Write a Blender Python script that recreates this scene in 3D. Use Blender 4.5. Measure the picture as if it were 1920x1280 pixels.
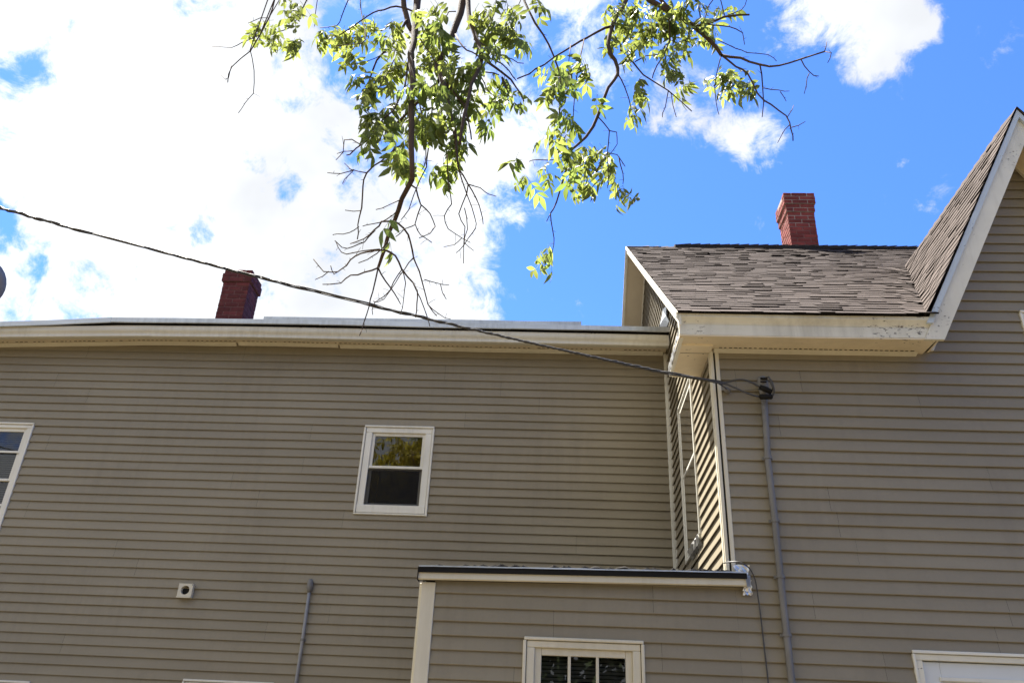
import bpy, bmesh, math, random
from mathutils import Vector, Matrix, noise

# ------------------------------------------------------------------ camera, light, exposure
scene = bpy.context.scene
for o in list(bpy.data.objects):
    bpy.data.objects.remove(o)

cam_data = bpy.data.cameras.new('camera')
cam = bpy.data.objects.new('camera', cam_data)
scene.collection.objects.link(cam)
scene.camera = cam
cam_data.sensor_width = 36.0
cam_data.lens = 36.0 * 1550.0 / 1920.0
cam_data.clip_start = 0.05
cam_data.clip_end = 3000.0
PITCH, YAW, ROLL = 0.48150, -0.06698, 0.04858
_fwd = Vector((math.sin(YAW) * math.cos(PITCH), math.cos(YAW) * math.cos(PITCH), math.sin(PITCH)))
_right = Vector((math.cos(YAW), -math.sin(YAW), 0))
_up = _right.cross(_fwd)
_r2 = math.cos(ROLL) * _right + math.sin(ROLL) * _up
_u2 = -math.sin(ROLL) * _right + math.cos(ROLL) * _up
cam.matrix_world = Matrix(((_r2.x, _u2.x, -_fwd.x, 0.0), (_r2.y, _u2.y, -_fwd.y, 0.0),
                           (_r2.z, _u2.z, -_fwd.z, 1.6), (0, 0, 0, 1)))

SUN = Vector((-0.33, 0.33, 1.0)).normalized()
sun_data = bpy.data.lights.new('sun', 'SUN')
sun_data.energy = 5.0
sun_data.angle = math.radians(0.53)
sun_data.color = (1.0, 0.95, 0.87)
sun = bpy.data.objects.new('sun', sun_data)
sun.rotation_euler = SUN.to_track_quat('Z', 'Y').to_euler()
sun.location = (0, 0, 30)
scene.collection.objects.link(sun)

scene.view_settings.view_transform = 'Standard'
scene.view_settings.look = 'None'
scene.view_settings.gamma = 1.0
scene.view_settings.use_curve_mapping = False
scene.view_settings.exposure = 2.26
scene.cycles.use_denoising = True
scene.cycles.max_bounces = 6
scene.cycles.diffuse_bounces = 4
scene.cycles.transparent_max_bounces = 10

BRANCHES = [[(-1.032,3.894,6.481,0.0167),(-1.024,3.85,6.337,0.016),(-0.996,3.786,6.139,0.0152),(-0.968,3.704,5.899,0.0144),(-0.939,3.613,5.647,0.0135),(-0.916,3.54,5.466,0.0127),(-0.912,3.479,5.315,0.0121),(-0.875,3.399,5.13,0.0114),(-0.834,3.316,4.936,0.0106),(-0.812,3.25,4.775,0.01),(-0.795,3.193,4.624,0.0094),(-0.767,3.139,4.456,0.0089),(-0.751,3.109,4.313,0.0084),(-0.732,3.105,4.179,0.008),(-0.724,3.115,4.097,0.0077)],
 [(-0.792,3.405,4.33,0.0091),(-0.821,3.449,4.305,0.0086),(-0.857,3.502,4.276,0.0082),(-0.881,3.56,4.25,0.0078),(-0.91,3.623,4.225,0.0074),(-0.948,3.691,4.2,0.0069),(-0.972,3.753,4.182,0.0065),(-0.993,3.815,4.163,0.006),(-1.015,3.864,4.155,0.0056),(-1.037,3.918,4.142,0.0051),(-1.055,3.962,4.136,0.0046)],
 [(-1.004,3.77,4.013,0.0029),(-1.015,3.794,3.956,0.0027),(-1.029,3.822,3.892,0.0025),(-1.038,3.827,3.846,0.0022),(-1.037,3.822,3.804,0.002),(-1.045,3.825,3.754,0.0018),(-1.055,3.827,3.703,0.0016),(-1.057,3.819,3.657,0.0013),(-1.063,3.81,3.614,0.0011)],
 [(-0.9,3.552,4.166,0.0037),(-0.934,3.572,4.18,0.0034),(-0.974,3.595,4.195,0.0032),(-0.995,3.635,4.193,0.0029),(-1.03,3.675,4.195,0.0026),(-1.064,3.72,4.194,0.0024),(-1.105,3.763,4.197,0.0021),(-1.158,3.807,4.208,0.0018),(-1.202,3.845,4.22,0.0015)],
 [(-0.956,3.684,4.071,0.0035),(-1.007,3.71,4.087,0.0033),(-1.074,3.75,4.102,0.0032),(-1.116,3.786,4.116,0.003),(-1.158,3.829,4.126,0.0029),(-1.198,3.877,4.131,0.0027),(-1.232,3.932,4.128,0.0026),(-1.267,3.975,4.136,0.0024),(-1.303,4.02,4.143,0.0023),(-1.353,4.059,4.164,0.0021),(-1.415,4.098,4.192,0.002),(-1.454,4.105,4.237,0.0018),(-1.494,4.112,4.287,0.0016)],
 [(-0.986,3.682,4.076,0.002),(-1.04,3.715,4.093,0.0019),(-1.106,3.757,4.112,0.0018),(-1.164,3.802,4.13,0.0017),(-1.213,3.843,4.148,0.0016),(-1.253,3.868,4.178,0.0015),(-1.279,3.879,4.216,0.0013),(-1.299,3.882,4.258,0.0012)],
 [(-1.004,3.602,4.141,0.0023),(-1.014,3.584,4.107,0.0021),(-1.026,3.569,4.073,0.002),(-1.039,3.559,4.036,0.0018),(-1.058,3.539,4.011,0.0017),(-1.091,3.531,3.986,0.0015),(-1.109,3.511,3.963,0.0014),(-1.13,3.483,3.951,0.0012),(-1.156,3.436,3.959,0.0011)],
 [(-0.94,3.641,4.101,0.0021),(-0.961,3.655,4.069,0.0019),(-0.994,3.67,4.04,0.0017),(-1.022,3.674,4.021,0.0015),(-1.042,3.674,4.003,0.0013),(-1.092,3.687,3.989,0.0011)],
 [(-1.004,3.77,4.013,0.0032),(-1.04,3.788,4.008,0.003),(-1.086,3.807,4.007,0.0028),(-1.127,3.83,4.004,0.0026),(-1.171,3.845,4.011,0.0024),(-1.205,3.872,4.005,0.0022),(-1.237,3.904,3.995,0.0019),(-1.303,3.934,4.005,0.0017),(-1.359,3.958,4.018,0.0015)],
 [(-1.31,3.875,4.052,0.0015),(-1.361,3.942,4.062,0.0013),(-1.425,4.008,4.08,0.0011)],
 [(-1.248,3.852,4.037,0.0015),(-1.278,3.879,4.036,0.0013),(-1.291,3.869,4.058,0.0012),(-1.297,3.855,4.078,0.001)],
 [(-0.9,3.552,4.166,0.0037),(-0.876,3.574,4.168,0.0035),(-0.853,3.61,4.164,0.0034),(-0.834,3.655,4.154,0.0033),(-0.829,3.703,4.142,0.0031),(-0.825,3.755,4.125,0.003),(-0.823,3.81,4.105,0.0028),(-0.814,3.854,4.093,0.0027),(-0.802,3.899,4.078,0.0025),(-0.793,3.952,4.05,0.0024),(-0.782,4.002,4.016,0.0022),(-0.773,4.041,3.987,0.002),(-0.767,4.071,3.965,0.0019),(-0.741,4.104,3.936,0.0017),(-0.718,4.128,3.92,0.0015)],
 [(-0.954,3.684,4.071,0.004),(-0.932,3.696,4.066,0.0038),(-0.904,3.716,4.057,0.0036),(-0.889,3.75,4.039,0.0034),(-0.877,3.786,4.017,0.0031),(-0.85,3.824,3.994,0.0029),(-0.82,3.856,3.973,0.0027),(-0.799,3.894,3.941,0.0024),(-0.799,3.916,3.917,0.0022),(-0.803,3.937,3.889,0.002),(-0.804,3.958,3.854,0.0017),(-0.81,3.975,3.821,0.0015)],
 [(-1.004,3.77,4.013,0.0032),(-0.996,3.827,4.006,0.0029),(-0.981,3.882,3.997,0.0026),(-0.962,3.934,3.988,0.0023),(-0.946,3.983,3.979,0.002),(-0.933,4.031,3.969,0.0017),(-0.925,4.073,3.963,0.0014)],
 [(-0.871,3.772,4.006,0.0017),(-0.893,3.792,3.987,0.0017),(-0.922,3.824,3.956,0.0016),(-0.944,3.857,3.923,0.0015),(-0.977,3.882,3.9,0.0014),(-1.007,3.897,3.889,0.0013),(-1.034,3.914,3.876,0.0012),(-1.05,3.939,3.849,0.0011),(-1.046,3.954,3.822,0.001)],
 [(-0.871,3.772,4.006,0.0017),(-0.87,3.825,4.006,0.0016),(-0.869,3.89,3.992,0.0015),(-0.883,3.946,3.979,0.0014),(-0.895,4.004,3.959,0.0013),(-0.908,4.061,3.931,0.0012),(-0.929,4.109,3.913,0.0011)],
 [(-0.807,3.727,4.053,0.0017),(-0.835,3.752,4.036,0.0016),(-0.86,3.784,4.014,0.0016),(-0.889,3.814,3.994,0.0015),(-0.916,3.85,3.969,0.0014),(-0.952,3.891,3.939,0.0013),(-0.988,3.93,3.91,0.0012),(-1.029,3.953,3.904,0.0011),(-1.055,3.962,3.913,0.001)],
 [(-0.754,3.832,3.98,0.0018),(-0.736,3.872,3.996,0.0016),(-0.713,3.913,4.013,0.0014),(-0.673,3.964,4.031,0.0012),(-0.644,4.007,4.056,0.0011)],
 [(-0.671,3.875,3.977,0.0013),(-0.66,3.903,3.94,0.0011),(-0.639,3.926,3.912,0.0009)],
 [(-0.817,3.833,3.959,0.0018),(-0.795,3.837,3.916,0.0016),(-0.767,3.843,3.865,0.0015),(-0.742,3.845,3.807,0.0014),(-0.722,3.836,3.756,0.0012),(-0.703,3.823,3.704,0.0011),(-0.693,3.802,3.672,0.001)],
 [(-0.737,3.911,3.871,0.0015),(-0.712,3.927,3.849,0.0013),(-0.676,3.944,3.829,0.0012),(-0.64,3.959,3.811,0.001),(-0.612,3.969,3.812,0.0009)],
 [(-0.794,3.423,4.302,0.0031),(-0.779,3.464,4.316,0.0029),(-0.777,3.523,4.31,0.0026),(-0.771,3.588,4.304,0.0024),(-0.751,3.646,4.316,0.0022),(-0.737,3.703,4.328,0.002),(-0.729,3.77,4.331,0.0018),(-0.726,3.831,4.337,0.0015)],
 [(-0.748,3.498,4.235,0.002),(-0.764,3.512,4.185,0.0018),(-0.777,3.531,4.135,0.0016),(-0.762,3.543,4.103,0.0015),(-0.744,3.547,4.077,0.0013),(-0.708,3.558,4.057,0.0011),(-0.682,3.562,4.039,0.001)],
 [(-0.784,3.576,4.164,0.0017),(-0.801,3.566,4.144,0.0015),(-0.834,3.557,4.122,0.0013),(-0.858,3.563,4.094,0.0012),(-0.878,3.562,4.074,0.001)],
 [(-0.685,3.617,4.183,0.0019),(-0.705,3.599,4.124,0.0016),(-0.727,3.561,4.08,0.0013),(-0.744,3.521,4.04,0.001)],
 [(-0.863,3.368,4.527,0.0034),(-0.885,3.37,4.513,0.0033),(-0.909,3.375,4.489,0.0031),(-0.937,3.382,4.465,0.003),(-0.966,3.392,4.437,0.0029),(-1.007,3.408,4.42,0.0028),(-1.045,3.428,4.388,0.0027),(-1.059,3.44,4.351,0.0025),(-1.06,3.447,4.317,0.0024),(-1.06,3.468,4.259,0.0023),(-1.063,3.495,4.211,0.0022),(-1.078,3.528,4.173,0.0021),(-1.087,3.553,4.143,0.0019),(-1.086,3.583,4.11,0.0018),(-1.094,3.607,4.086,0.0017)],
 [(-1.055,3.454,4.41,0.002),(-1.106,3.49,4.447,0.0017),(-1.17,3.533,4.498,0.0014),(-1.223,3.572,4.573,0.001)],
 [(-1.135,3.49,4.46,0.0017),(-1.162,3.499,4.456,0.0015),(-1.216,3.525,4.461,0.0013),(-1.266,3.548,4.481,0.0011),(-1.307,3.567,4.501,0.0009)],
 [(-1.135,3.49,4.46,0.0013),(-1.17,3.514,4.438,0.0012),(-1.192,3.53,4.427,0.001),(-1.204,3.543,4.405,0.0009)],
 [(-1.083,3.549,4.231,0.0014),(-1.109,3.516,4.202,0.0011),(-1.146,3.485,4.186,0.0008)],
 [(-1.097,3.61,4.17,0.0014),(-1.114,3.597,4.139,0.0013),(-1.134,3.582,4.112,0.0012),(-1.162,3.567,4.091,0.0011),(-1.186,3.545,4.077,0.001),(-1.202,3.525,4.057,0.0008)],
 [(-0.846,3.464,4.246,0.0017),(-0.878,3.506,4.265,0.0016),(-0.92,3.552,4.282,0.0014),(-0.958,3.598,4.3,0.0013),(-0.996,3.645,4.32,0.0012),(-1.04,3.69,4.344,0.001)],
 [(-0.874,3.508,4.203,0.0017),(-0.9,3.533,4.193,0.0016),(-0.943,3.563,4.183,0.0015),(-0.977,3.585,4.182,0.0014),(-1.018,3.605,4.187,0.0012),(-1.059,3.626,4.194,0.0011),(-1.087,3.646,4.2,0.001)],
 [(-0.696,3.874,6.452,0.0184),(-0.693,3.855,6.34,0.0173),(-0.696,3.816,6.171,0.0161),(-0.695,3.77,5.986,0.0148),(-0.711,3.722,5.807,0.0136),(-0.721,3.692,5.684,0.0126),(-0.74,3.667,5.574,0.0116),(-0.759,3.639,5.451,0.0106),(-0.776,3.624,5.366,0.0097)],
 [(-0.749,3.499,5.236,0.0124),(-0.71,3.426,5.096,0.0108),(-0.673,3.355,4.956,0.0092),(-0.643,3.289,4.82,0.0077),(-0.622,3.237,4.729,0.0063)],
 [(-0.652,3.393,4.88,0.0066),(-0.628,3.342,4.778,0.006),(-0.603,3.295,4.674,0.0053),(-0.581,3.255,4.583,0.0047),(-0.557,3.221,4.496,0.0042),(-0.542,3.2,4.374,0.0036),(-0.528,3.194,4.278,0.0031),(-0.517,3.183,4.216,0.0026)],
 [(-0.56,3.448,4.434,0.0028),(-0.539,3.487,4.424,0.0026),(-0.517,3.542,4.409,0.0024),(-0.497,3.594,4.402,0.0023),(-0.481,3.646,4.394,0.0021),(-0.467,3.697,4.385,0.0018),(-0.459,3.745,4.371,0.0016),(-0.453,3.786,4.359,0.0014),(-0.452,3.82,4.346,0.0012)],
 [(-0.514,3.532,4.401,0.0023),(-0.525,3.586,4.382,0.0022),(-0.552,3.639,4.351,0.002),(-0.576,3.694,4.324,0.0019),(-0.569,3.758,4.323,0.0018),(-0.554,3.822,4.328,0.0017),(-0.562,3.878,4.315,0.0015),(-0.57,3.94,4.294,0.0014),(-0.575,4.011,4.263,0.0012),(-0.58,4.066,4.24,0.0011)],
 [(-0.56,3.448,4.434,0.0023),(-0.546,3.512,4.409,0.0021),(-0.524,3.609,4.381,0.0019),(-0.507,3.69,4.369,0.0017),(-0.496,3.767,4.355,0.0015),(-0.491,3.818,4.349,0.0013),(-0.497,3.852,4.343,0.0011)],
 [(-0.509,3.538,4.402,0.002),(-0.495,3.604,4.445,0.0018),(-0.468,3.684,4.496,0.0017),(-0.448,3.771,4.534,0.0015),(-0.436,3.84,4.573,0.0013),(-0.401,3.933,4.629,0.0011)],
 [(-0.723,3.465,5.133,0.0034),(-0.728,3.439,5.024,0.0031),(-0.731,3.407,4.875,0.0029),(-0.726,3.388,4.737,0.0027),(-0.722,3.387,4.62,0.0025),(-0.725,3.401,4.533,0.0023),(-0.732,3.426,4.472,0.0021),(-0.733,3.447,4.446,0.002),(-0.75,3.467,4.423,0.0018),(-0.773,3.495,4.391,0.0017),(-0.807,3.547,4.333,0.0015),(-0.837,3.607,4.283,0.0013),(-0.868,3.642,4.263,0.0012),(-0.886,3.664,4.257,0.001)],
 [(-0.619,3.385,4.478,0.0021),(-0.611,3.401,4.395,0.002),(-0.603,3.442,4.313,0.0019),(-0.592,3.466,4.27,0.0018),(-0.586,3.485,4.231,0.0017),(-0.604,3.479,4.191,0.0016),(-0.617,3.479,4.151,0.0015),(-0.612,3.492,4.12,0.0013),(-0.596,3.514,4.093,0.0012),(-0.56,3.542,4.082,0.0011),(-0.528,3.565,4.072,0.001),(-0.504,3.575,4.063,0.0009),(-0.483,3.58,4.054,0.0008)],
 [(-0.484,3.758,4.276,0.0018),(-0.502,3.78,4.26,0.0016),(-0.53,3.803,4.232,0.0014),(-0.55,3.829,4.213,0.0013),(-0.576,3.849,4.19,0.0011),(-0.598,3.863,4.178,0.0009)],
 [(-0.556,3.75,4.202,0.0015),(-0.581,3.795,4.208,0.0013),(-0.609,3.838,4.215,0.0012),(-0.644,3.867,4.228,0.0011),(-0.677,3.9,4.242,0.0009)],
 [(-0.536,3.621,4.308,0.0017),(-0.529,3.685,4.292,0.0016),(-0.529,3.754,4.263,0.0015),(-0.546,3.792,4.235,0.0013),(-0.551,3.826,4.222,0.0012),(-0.529,3.875,4.226,0.0011),(-0.507,3.919,4.232,0.0009)],
 [(-0.749,3.499,5.236,0.0078),(-0.726,3.499,5.186,0.0074),(-0.727,3.507,5.154,0.007),(-0.742,3.514,5.11,0.0066),(-0.774,3.533,5.099,0.0062),(-0.802,3.55,5.076,0.0059),(-0.834,3.566,5.045,0.0055),(-0.865,3.587,5.026,0.0052),(-0.901,3.61,5.005,0.0048),(-0.944,3.635,4.969,0.0044),(-0.982,3.664,4.954,0.0041)],
 [(-0.725,3.484,5.195,0.007),(-0.708,3.479,5.148,0.0064),(-0.681,3.462,5.055,0.0059),(-0.66,3.453,4.971,0.0053),(-0.65,3.45,4.898,0.0048),(-0.631,3.455,4.826,0.0043),(-0.618,3.467,4.756,0.0039),(-0.605,3.493,4.68,0.0034),(-0.597,3.526,4.636,0.0029)],
 [(-0.682,3.443,5.07,0.0045),(-0.644,3.42,4.992,0.0042),(-0.603,3.398,4.905,0.0038),(-0.575,3.392,4.867,0.0035),(-0.555,3.39,4.84,0.0032),(-0.537,3.382,4.768,0.0029),(-0.519,3.383,4.7,0.0026),(-0.504,3.391,4.636,0.0023),(-0.498,3.4,4.594,0.002)],
 [(-0.688,3.875,6.453,0.0111),(-0.676,3.817,6.287,0.0105),(-0.651,3.75,6.098,0.01),(-0.626,3.674,5.893,0.0094),(-0.603,3.607,5.727,0.0089),(-0.561,3.545,5.573,0.0085),(-0.532,3.49,5.442,0.008),(-0.495,3.434,5.304,0.0076),(-0.474,3.383,5.182,0.0072),(-0.472,3.336,5.077,0.0068),(-0.484,3.28,4.949,0.0065),(-0.498,3.226,4.823,0.0061),(-0.497,3.181,4.702,0.0057),(-0.498,3.142,4.597,0.0054),(-0.501,3.109,4.5,0.0051),(-0.502,3.084,4.409,0.0049),(-0.502,3.066,4.324,0.0046),(-0.502,3.053,4.262,0.0043)],
 [(-0.489,3.54,5.338,0.0057),(-0.447,3.506,5.265,0.0051),(-0.387,3.477,5.182,0.0046),(-0.346,3.453,5.119,0.004),(-0.307,3.433,5.06,0.0035),(-0.273,3.412,4.978,0.003),(-0.243,3.397,4.914,0.0025),(-0.226,3.378,4.846,0.002)],
 [(-0.49,3.542,5.345,0.0035),(-0.438,3.533,5.326,0.0032),(-0.402,3.516,5.288,0.0029),(-0.372,3.499,5.252,0.0026),(-0.349,3.479,5.205,0.0023),(-0.323,3.459,5.154,0.002),(-0.297,3.439,5.087,0.0018),(-0.277,3.424,5.045,0.0015)],
 [(-0.525,3.599,5.535,0.0029),(-0.489,3.558,5.463,0.0027),(-0.451,3.515,5.379,0.0024),(-0.419,3.473,5.299,0.0022),(-0.39,3.433,5.225,0.002),(-0.337,3.425,5.225,0.0018),(-0.305,3.401,5.186,0.0016),(-0.269,3.373,5.127,0.0014),(-0.235,3.358,5.108,0.0012)],
 [(-0.54,3.472,5.14,0.0034),(-0.509,3.489,5.174,0.0029),(-0.466,3.505,5.192,0.0025),(-0.422,3.522,5.203,0.002),(-0.387,3.535,5.2,0.0016)],
 [(-0.686,3.625,5.633,0.0043),(-0.65,3.565,5.514,0.0038),(-0.609,3.507,5.398,0.0034),(-0.578,3.461,5.32,0.003),(-0.542,3.427,5.27,0.0026),(-0.503,3.388,5.203,0.0022),(-0.474,3.345,5.124,0.0018)],
 [(-0.367,3.527,5.17,0.0046),(-0.344,3.479,5.067,0.0032),(-0.322,3.437,4.974,0.0018)],
 [(-0.484,3.478,5.126,0.0021),(-0.469,3.486,5.101,0.0018),(-0.451,3.491,5.055,0.0014),(-0.42,3.509,5.024,0.0011)],
 [(-1.17,3.929,6.526,0.0132),(-1.154,3.915,6.417,0.0127),(-1.117,3.88,6.249,0.0122),(-1.1,3.861,6.154,0.0117),(-1.071,3.836,6.056,0.0113),(-1.03,3.791,5.899,0.0108),(-0.994,3.764,5.813,0.0103)],
 [(-1.041,3.768,5.925,0.0063),(-1.053,3.772,5.901,0.0059),(-1.064,3.767,5.846,0.0055),(-1.082,3.756,5.763,0.0051),(-1.108,3.748,5.678,0.0048),(-1.158,3.759,5.626,0.0044),(-1.197,3.762,5.558,0.004),(-1.205,3.743,5.45,0.0037),(-1.21,3.732,5.373,0.0033),(-1.215,3.728,5.322,0.003)],
 [(-0.991,3.777,6.005,0.0046),(-1.023,3.769,6.015,0.0043),(-1.064,3.767,6.037,0.0041),(-1.127,3.771,6.058,0.0039),(-1.16,3.757,6.033,0.0037),(-1.196,3.742,5.991,0.0034),(-1.226,3.732,5.973,0.0032),(-1.253,3.718,5.94,0.003),(-1.284,3.703,5.89,0.0027),(-1.32,3.689,5.827,0.0025),(-1.38,3.685,5.753,0.0023),(-1.443,3.69,5.7,0.002)],
 [(-0.95,3.606,5.449,0.0045),(-0.942,3.575,5.358,0.0043),(-0.936,3.542,5.262,0.0041),(-0.926,3.512,5.173,0.0039),(-0.923,3.494,5.119,0.0037),(-0.916,3.468,5.039,0.0035),(-0.924,3.449,4.966,0.0034),(-0.936,3.431,4.884,0.0032),(-0.947,3.417,4.814,0.003),(-0.979,3.421,4.781,0.0029),(-1.005,3.424,4.747,0.0027),(-1.038,3.425,4.671,0.0026),(-1.079,3.437,4.61,0.0024),(-1.135,3.464,4.587,0.0023),(-1.17,3.481,4.557,0.0022),(-1.191,3.491,4.561,0.002)],
 [(-1.155,3.495,4.595,0.0021),(-1.194,3.538,4.63,0.0017),(-1.24,3.584,4.667,0.0013),(-1.298,3.639,4.698,0.0009)],
 [(-1.111,3.473,4.617,0.0018),(-1.153,3.519,4.674,0.0017),(-1.204,3.573,4.745,0.0016),(-1.269,3.634,4.795,0.0015),(-1.273,3.653,4.768,0.0013),(-1.276,3.672,4.737,0.0012),(-1.309,3.712,4.736,0.0011),(-1.337,3.749,4.744,0.0009)],
 [(-2.349,4.449,7.129,0.0043),(-2.334,4.449,7.044,0.0041),(-2.31,4.444,6.936,0.0039),(-2.308,4.444,6.836,0.0037),(-2.318,4.447,6.742,0.0035),(-2.337,4.453,6.673,0.0033),(-2.35,4.454,6.597,0.0031),(-2.377,4.459,6.508,0.0029),(-2.404,4.461,6.398,0.0027),(-2.483,4.49,6.345,0.0025),(-2.543,4.507,6.278,0.0024),(-2.544,4.492,6.184,0.0022),(-2.515,4.461,6.072,0.002)],
 [(-2.427,4.493,6.441,0.0025),(-2.359,4.431,6.282,0.0023),(-2.283,4.356,6.084,0.0021),(-2.223,4.286,5.896,0.0019),(-2.176,4.223,5.729,0.0017),(-2.194,4.21,5.669,0.0015),(-2.203,4.194,5.613,0.0014),(-2.206,4.171,5.536,0.0012),(-2.21,4.153,5.484,0.0011)],
 [(-2.374,4.479,6.586,0.0025),(-2.435,4.535,6.631,0.0023),(-2.493,4.589,6.666,0.0022),(-2.603,4.666,6.713,0.002),(-2.665,4.72,6.741,0.0019),(-2.743,4.78,6.778,0.0017),(-2.886,4.869,6.883,0.0015),(-3.007,4.944,6.966,0.0014)],
 [(-2.328,4.462,6.755,0.0021),(-2.442,4.551,6.859,0.0018),(-2.536,4.628,6.913,0.0016),(-2.614,4.696,6.964,0.0013)],
 [(-2.569,4.545,6.328,0.0021),(-2.565,4.539,6.264,0.0018),(-2.556,4.528,6.187,0.0016),(-2.59,4.547,6.191,0.0014),(-2.656,4.591,6.28,0.0012)],
 [(-1.983,4.28,6.915,0.0037),(-1.971,4.27,6.819,0.0034),(-1.965,4.26,6.709,0.0031),(-1.978,4.257,6.628,0.0029),(-1.989,4.251,6.532,0.0026),(-2.018,4.256,6.467,0.0023),(-2.055,4.265,6.416,0.0021),(-2.106,4.284,6.413,0.0018),(-2.153,4.303,6.423,0.0016)],
 [(-1.887,4.233,6.856,0.0024),(-1.894,4.261,6.815,0.0021),(-1.894,4.283,6.744,0.0018),(-1.89,4.293,6.602,0.0015),(-1.874,4.291,6.464,0.0012)],
 [(-1.573,4.082,6.666,0.0031),(-1.593,4.109,6.629,0.0029),(-1.594,4.122,6.54,0.0027),(-1.617,4.145,6.48,0.0025),(-1.634,4.163,6.422,0.0023),(-1.646,4.18,6.384,0.0021),(-1.672,4.209,6.38,0.0019),(-1.77,4.283,6.447,0.0018),(-1.859,4.355,6.524,0.0016)],
 [(-1.516,4.056,6.633,0.0031),(-1.488,4.014,6.506,0.0029),(-1.445,3.958,6.345,0.0027),(-1.408,3.9,6.185,0.0025),(-1.366,3.838,6.033,0.0023),(-1.3,3.748,5.815,0.0021),(-1.261,3.676,5.648,0.0019),(-1.277,3.652,5.587,0.0017),(-1.339,3.668,5.598,0.0016),(-1.401,3.686,5.611,0.0015),(-1.454,3.698,5.615,0.0013)],
 [(-0.933,3.67,5.675,0.0033),(-0.891,3.625,5.579,0.0029),(-0.843,3.567,5.45,0.0025),(-0.804,3.526,5.367,0.0021),(-0.775,3.485,5.275,0.0017),(-0.736,3.44,5.175,0.0014)],
 [(-0.807,3.403,4.87,0.0024),(-0.777,3.385,4.748,0.0021),(-0.748,3.383,4.622,0.0019),(-0.74,3.403,4.542,0.0016),(-0.739,3.43,4.498,0.0014),(-0.748,3.46,4.464,0.0012),(-0.767,3.485,4.452,0.001)],
 [(-0.718,3.732,5.96,0.0024),(-0.765,3.732,5.959,0.0022),(-0.78,3.696,5.845,0.002),(-0.794,3.692,5.833,0.0018),(-0.792,3.666,5.759,0.0016),(-0.776,3.632,5.661,0.0014),(-0.782,3.597,5.556,0.0011)],
 [(-0.521,3.856,6.321,0.0022),(-0.494,3.859,6.252,0.002),(-0.462,3.859,6.172,0.0018),(-0.421,3.873,6.133,0.0016),(-0.402,3.886,6.099,0.0014),(-0.401,3.874,5.998,0.0012),(-0.416,3.873,5.941,0.0011)],
 [(-0.35,3.905,6.379,0.0022),(-0.333,3.917,6.351,0.002),(-0.316,3.914,6.279,0.0017),(-0.335,3.897,6.19,0.0015),(-0.349,3.889,6.123,0.0013),(-0.366,3.886,6.076,0.0011)],
 [(-1.028,3.657,5.545,0.0017),(-1.07,3.651,5.526,0.0015),(-1.119,3.645,5.497,0.0014),(-1.165,3.635,5.444,0.0013),(-1.208,3.632,5.417,0.0012),(-1.256,3.636,5.402,0.0011),(-1.289,3.637,5.399,0.001)],
 [(-1.045,3.63,5.435,0.002),(-1.058,3.59,5.285,0.0017),(-1.084,3.56,5.147,0.0014),(-1.099,3.546,5.077,0.0012),(-1.112,3.541,5.044,0.0009)],
 [(0.465,4.278,6.942,0.0111),(0.446,4.22,6.753,0.0105),(0.426,4.166,6.575,0.01),(0.384,4.11,6.408,0.0096),(0.334,4.055,6.261,0.0091),(0.294,3.992,6.052,0.0086),(0.276,3.955,5.903,0.0082),(0.288,3.943,5.802,0.0079),(0.32,3.953,5.755,0.0076),(0.335,3.956,5.691,0.0074),(0.334,3.953,5.629,0.0071),(0.307,3.932,5.555,0.0068),(0.268,3.906,5.466,0.0065),(0.234,3.897,5.343,0.0062),(0.204,3.899,5.232,0.0059),(0.172,3.899,5.137,0.0056),(0.127,3.883,5.04,0.0053),(0.066,3.846,4.937,0.005),(0.021,3.814,4.862,0.0047)],
 [(0.022,3.957,4.985,0.0049),(0.029,3.97,4.951,0.0046),(0.027,3.98,4.906,0.0042),(0.011,3.966,4.856,0.0039),(-0.001,3.965,4.802,0.0035),(-0.02,3.979,4.724,0.0032),(-0.043,3.994,4.635,0.0029),(-0.06,3.987,4.579,0.0025),(-0.076,3.968,4.534,0.0022)],
 [(-0.079,4.116,4.643,0.0023),(-0.074,4.158,4.615,0.0021),(-0.063,4.208,4.578,0.0019),(-0.055,4.244,4.55,0.0017),(-0.055,4.265,4.52,0.0015),(-0.066,4.282,4.462,0.0013)],
 [(-0.079,4.116,4.643,0.0016),(-0.1,4.076,4.554,0.001)],
 [(0.502,4.266,6.868,0.014),(0.551,4.252,6.776,0.0132),(0.601,4.232,6.651,0.0125),(0.668,4.232,6.597,0.0118),(0.735,4.231,6.529,0.0112),(0.816,4.233,6.461,0.0105),(0.896,4.237,6.392,0.0099),(0.96,4.242,6.322,0.0093),(1.02,4.252,6.252,0.0087),(1.061,4.264,6.196,0.0081),(1.089,4.278,6.147,0.0075)],
 [(1.091,4.286,6.155,0.0064),(1.145,4.262,6.109,0.006),(1.21,4.231,6.067,0.0056),(1.262,4.208,6.004,0.0052),(1.318,4.177,5.947,0.0049),(1.37,4.141,5.891,0.0045),(1.417,4.091,5.848,0.0041),(1.47,4.025,5.806,0.0037),(1.516,3.953,5.763,0.0034),(1.568,3.87,5.711,0.003),(1.603,3.796,5.659,0.0027)],
 [(1.734,4.106,5.99,0.0022),(1.761,4.129,6.062,0.0016),(1.783,4.158,6.138,0.0011)],
 [(1.734,4.106,5.99,0.0022),(1.762,4.07,5.941,0.0018),(1.75,4.079,5.898,0.0014),(1.733,4.085,5.866,0.0011)],
 [(1.609,4.205,6.022,0.0029),(1.641,4.246,6.003,0.0025),(1.681,4.281,5.986,0.0021),(1.718,4.309,5.978,0.0017),(1.755,4.321,5.985,0.0013)],
 [(1.663,4.245,5.933,0.0022),(1.644,4.246,5.89,0.0018),(1.635,4.252,5.836,0.0015),(1.619,4.274,5.775,0.0011)],
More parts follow.
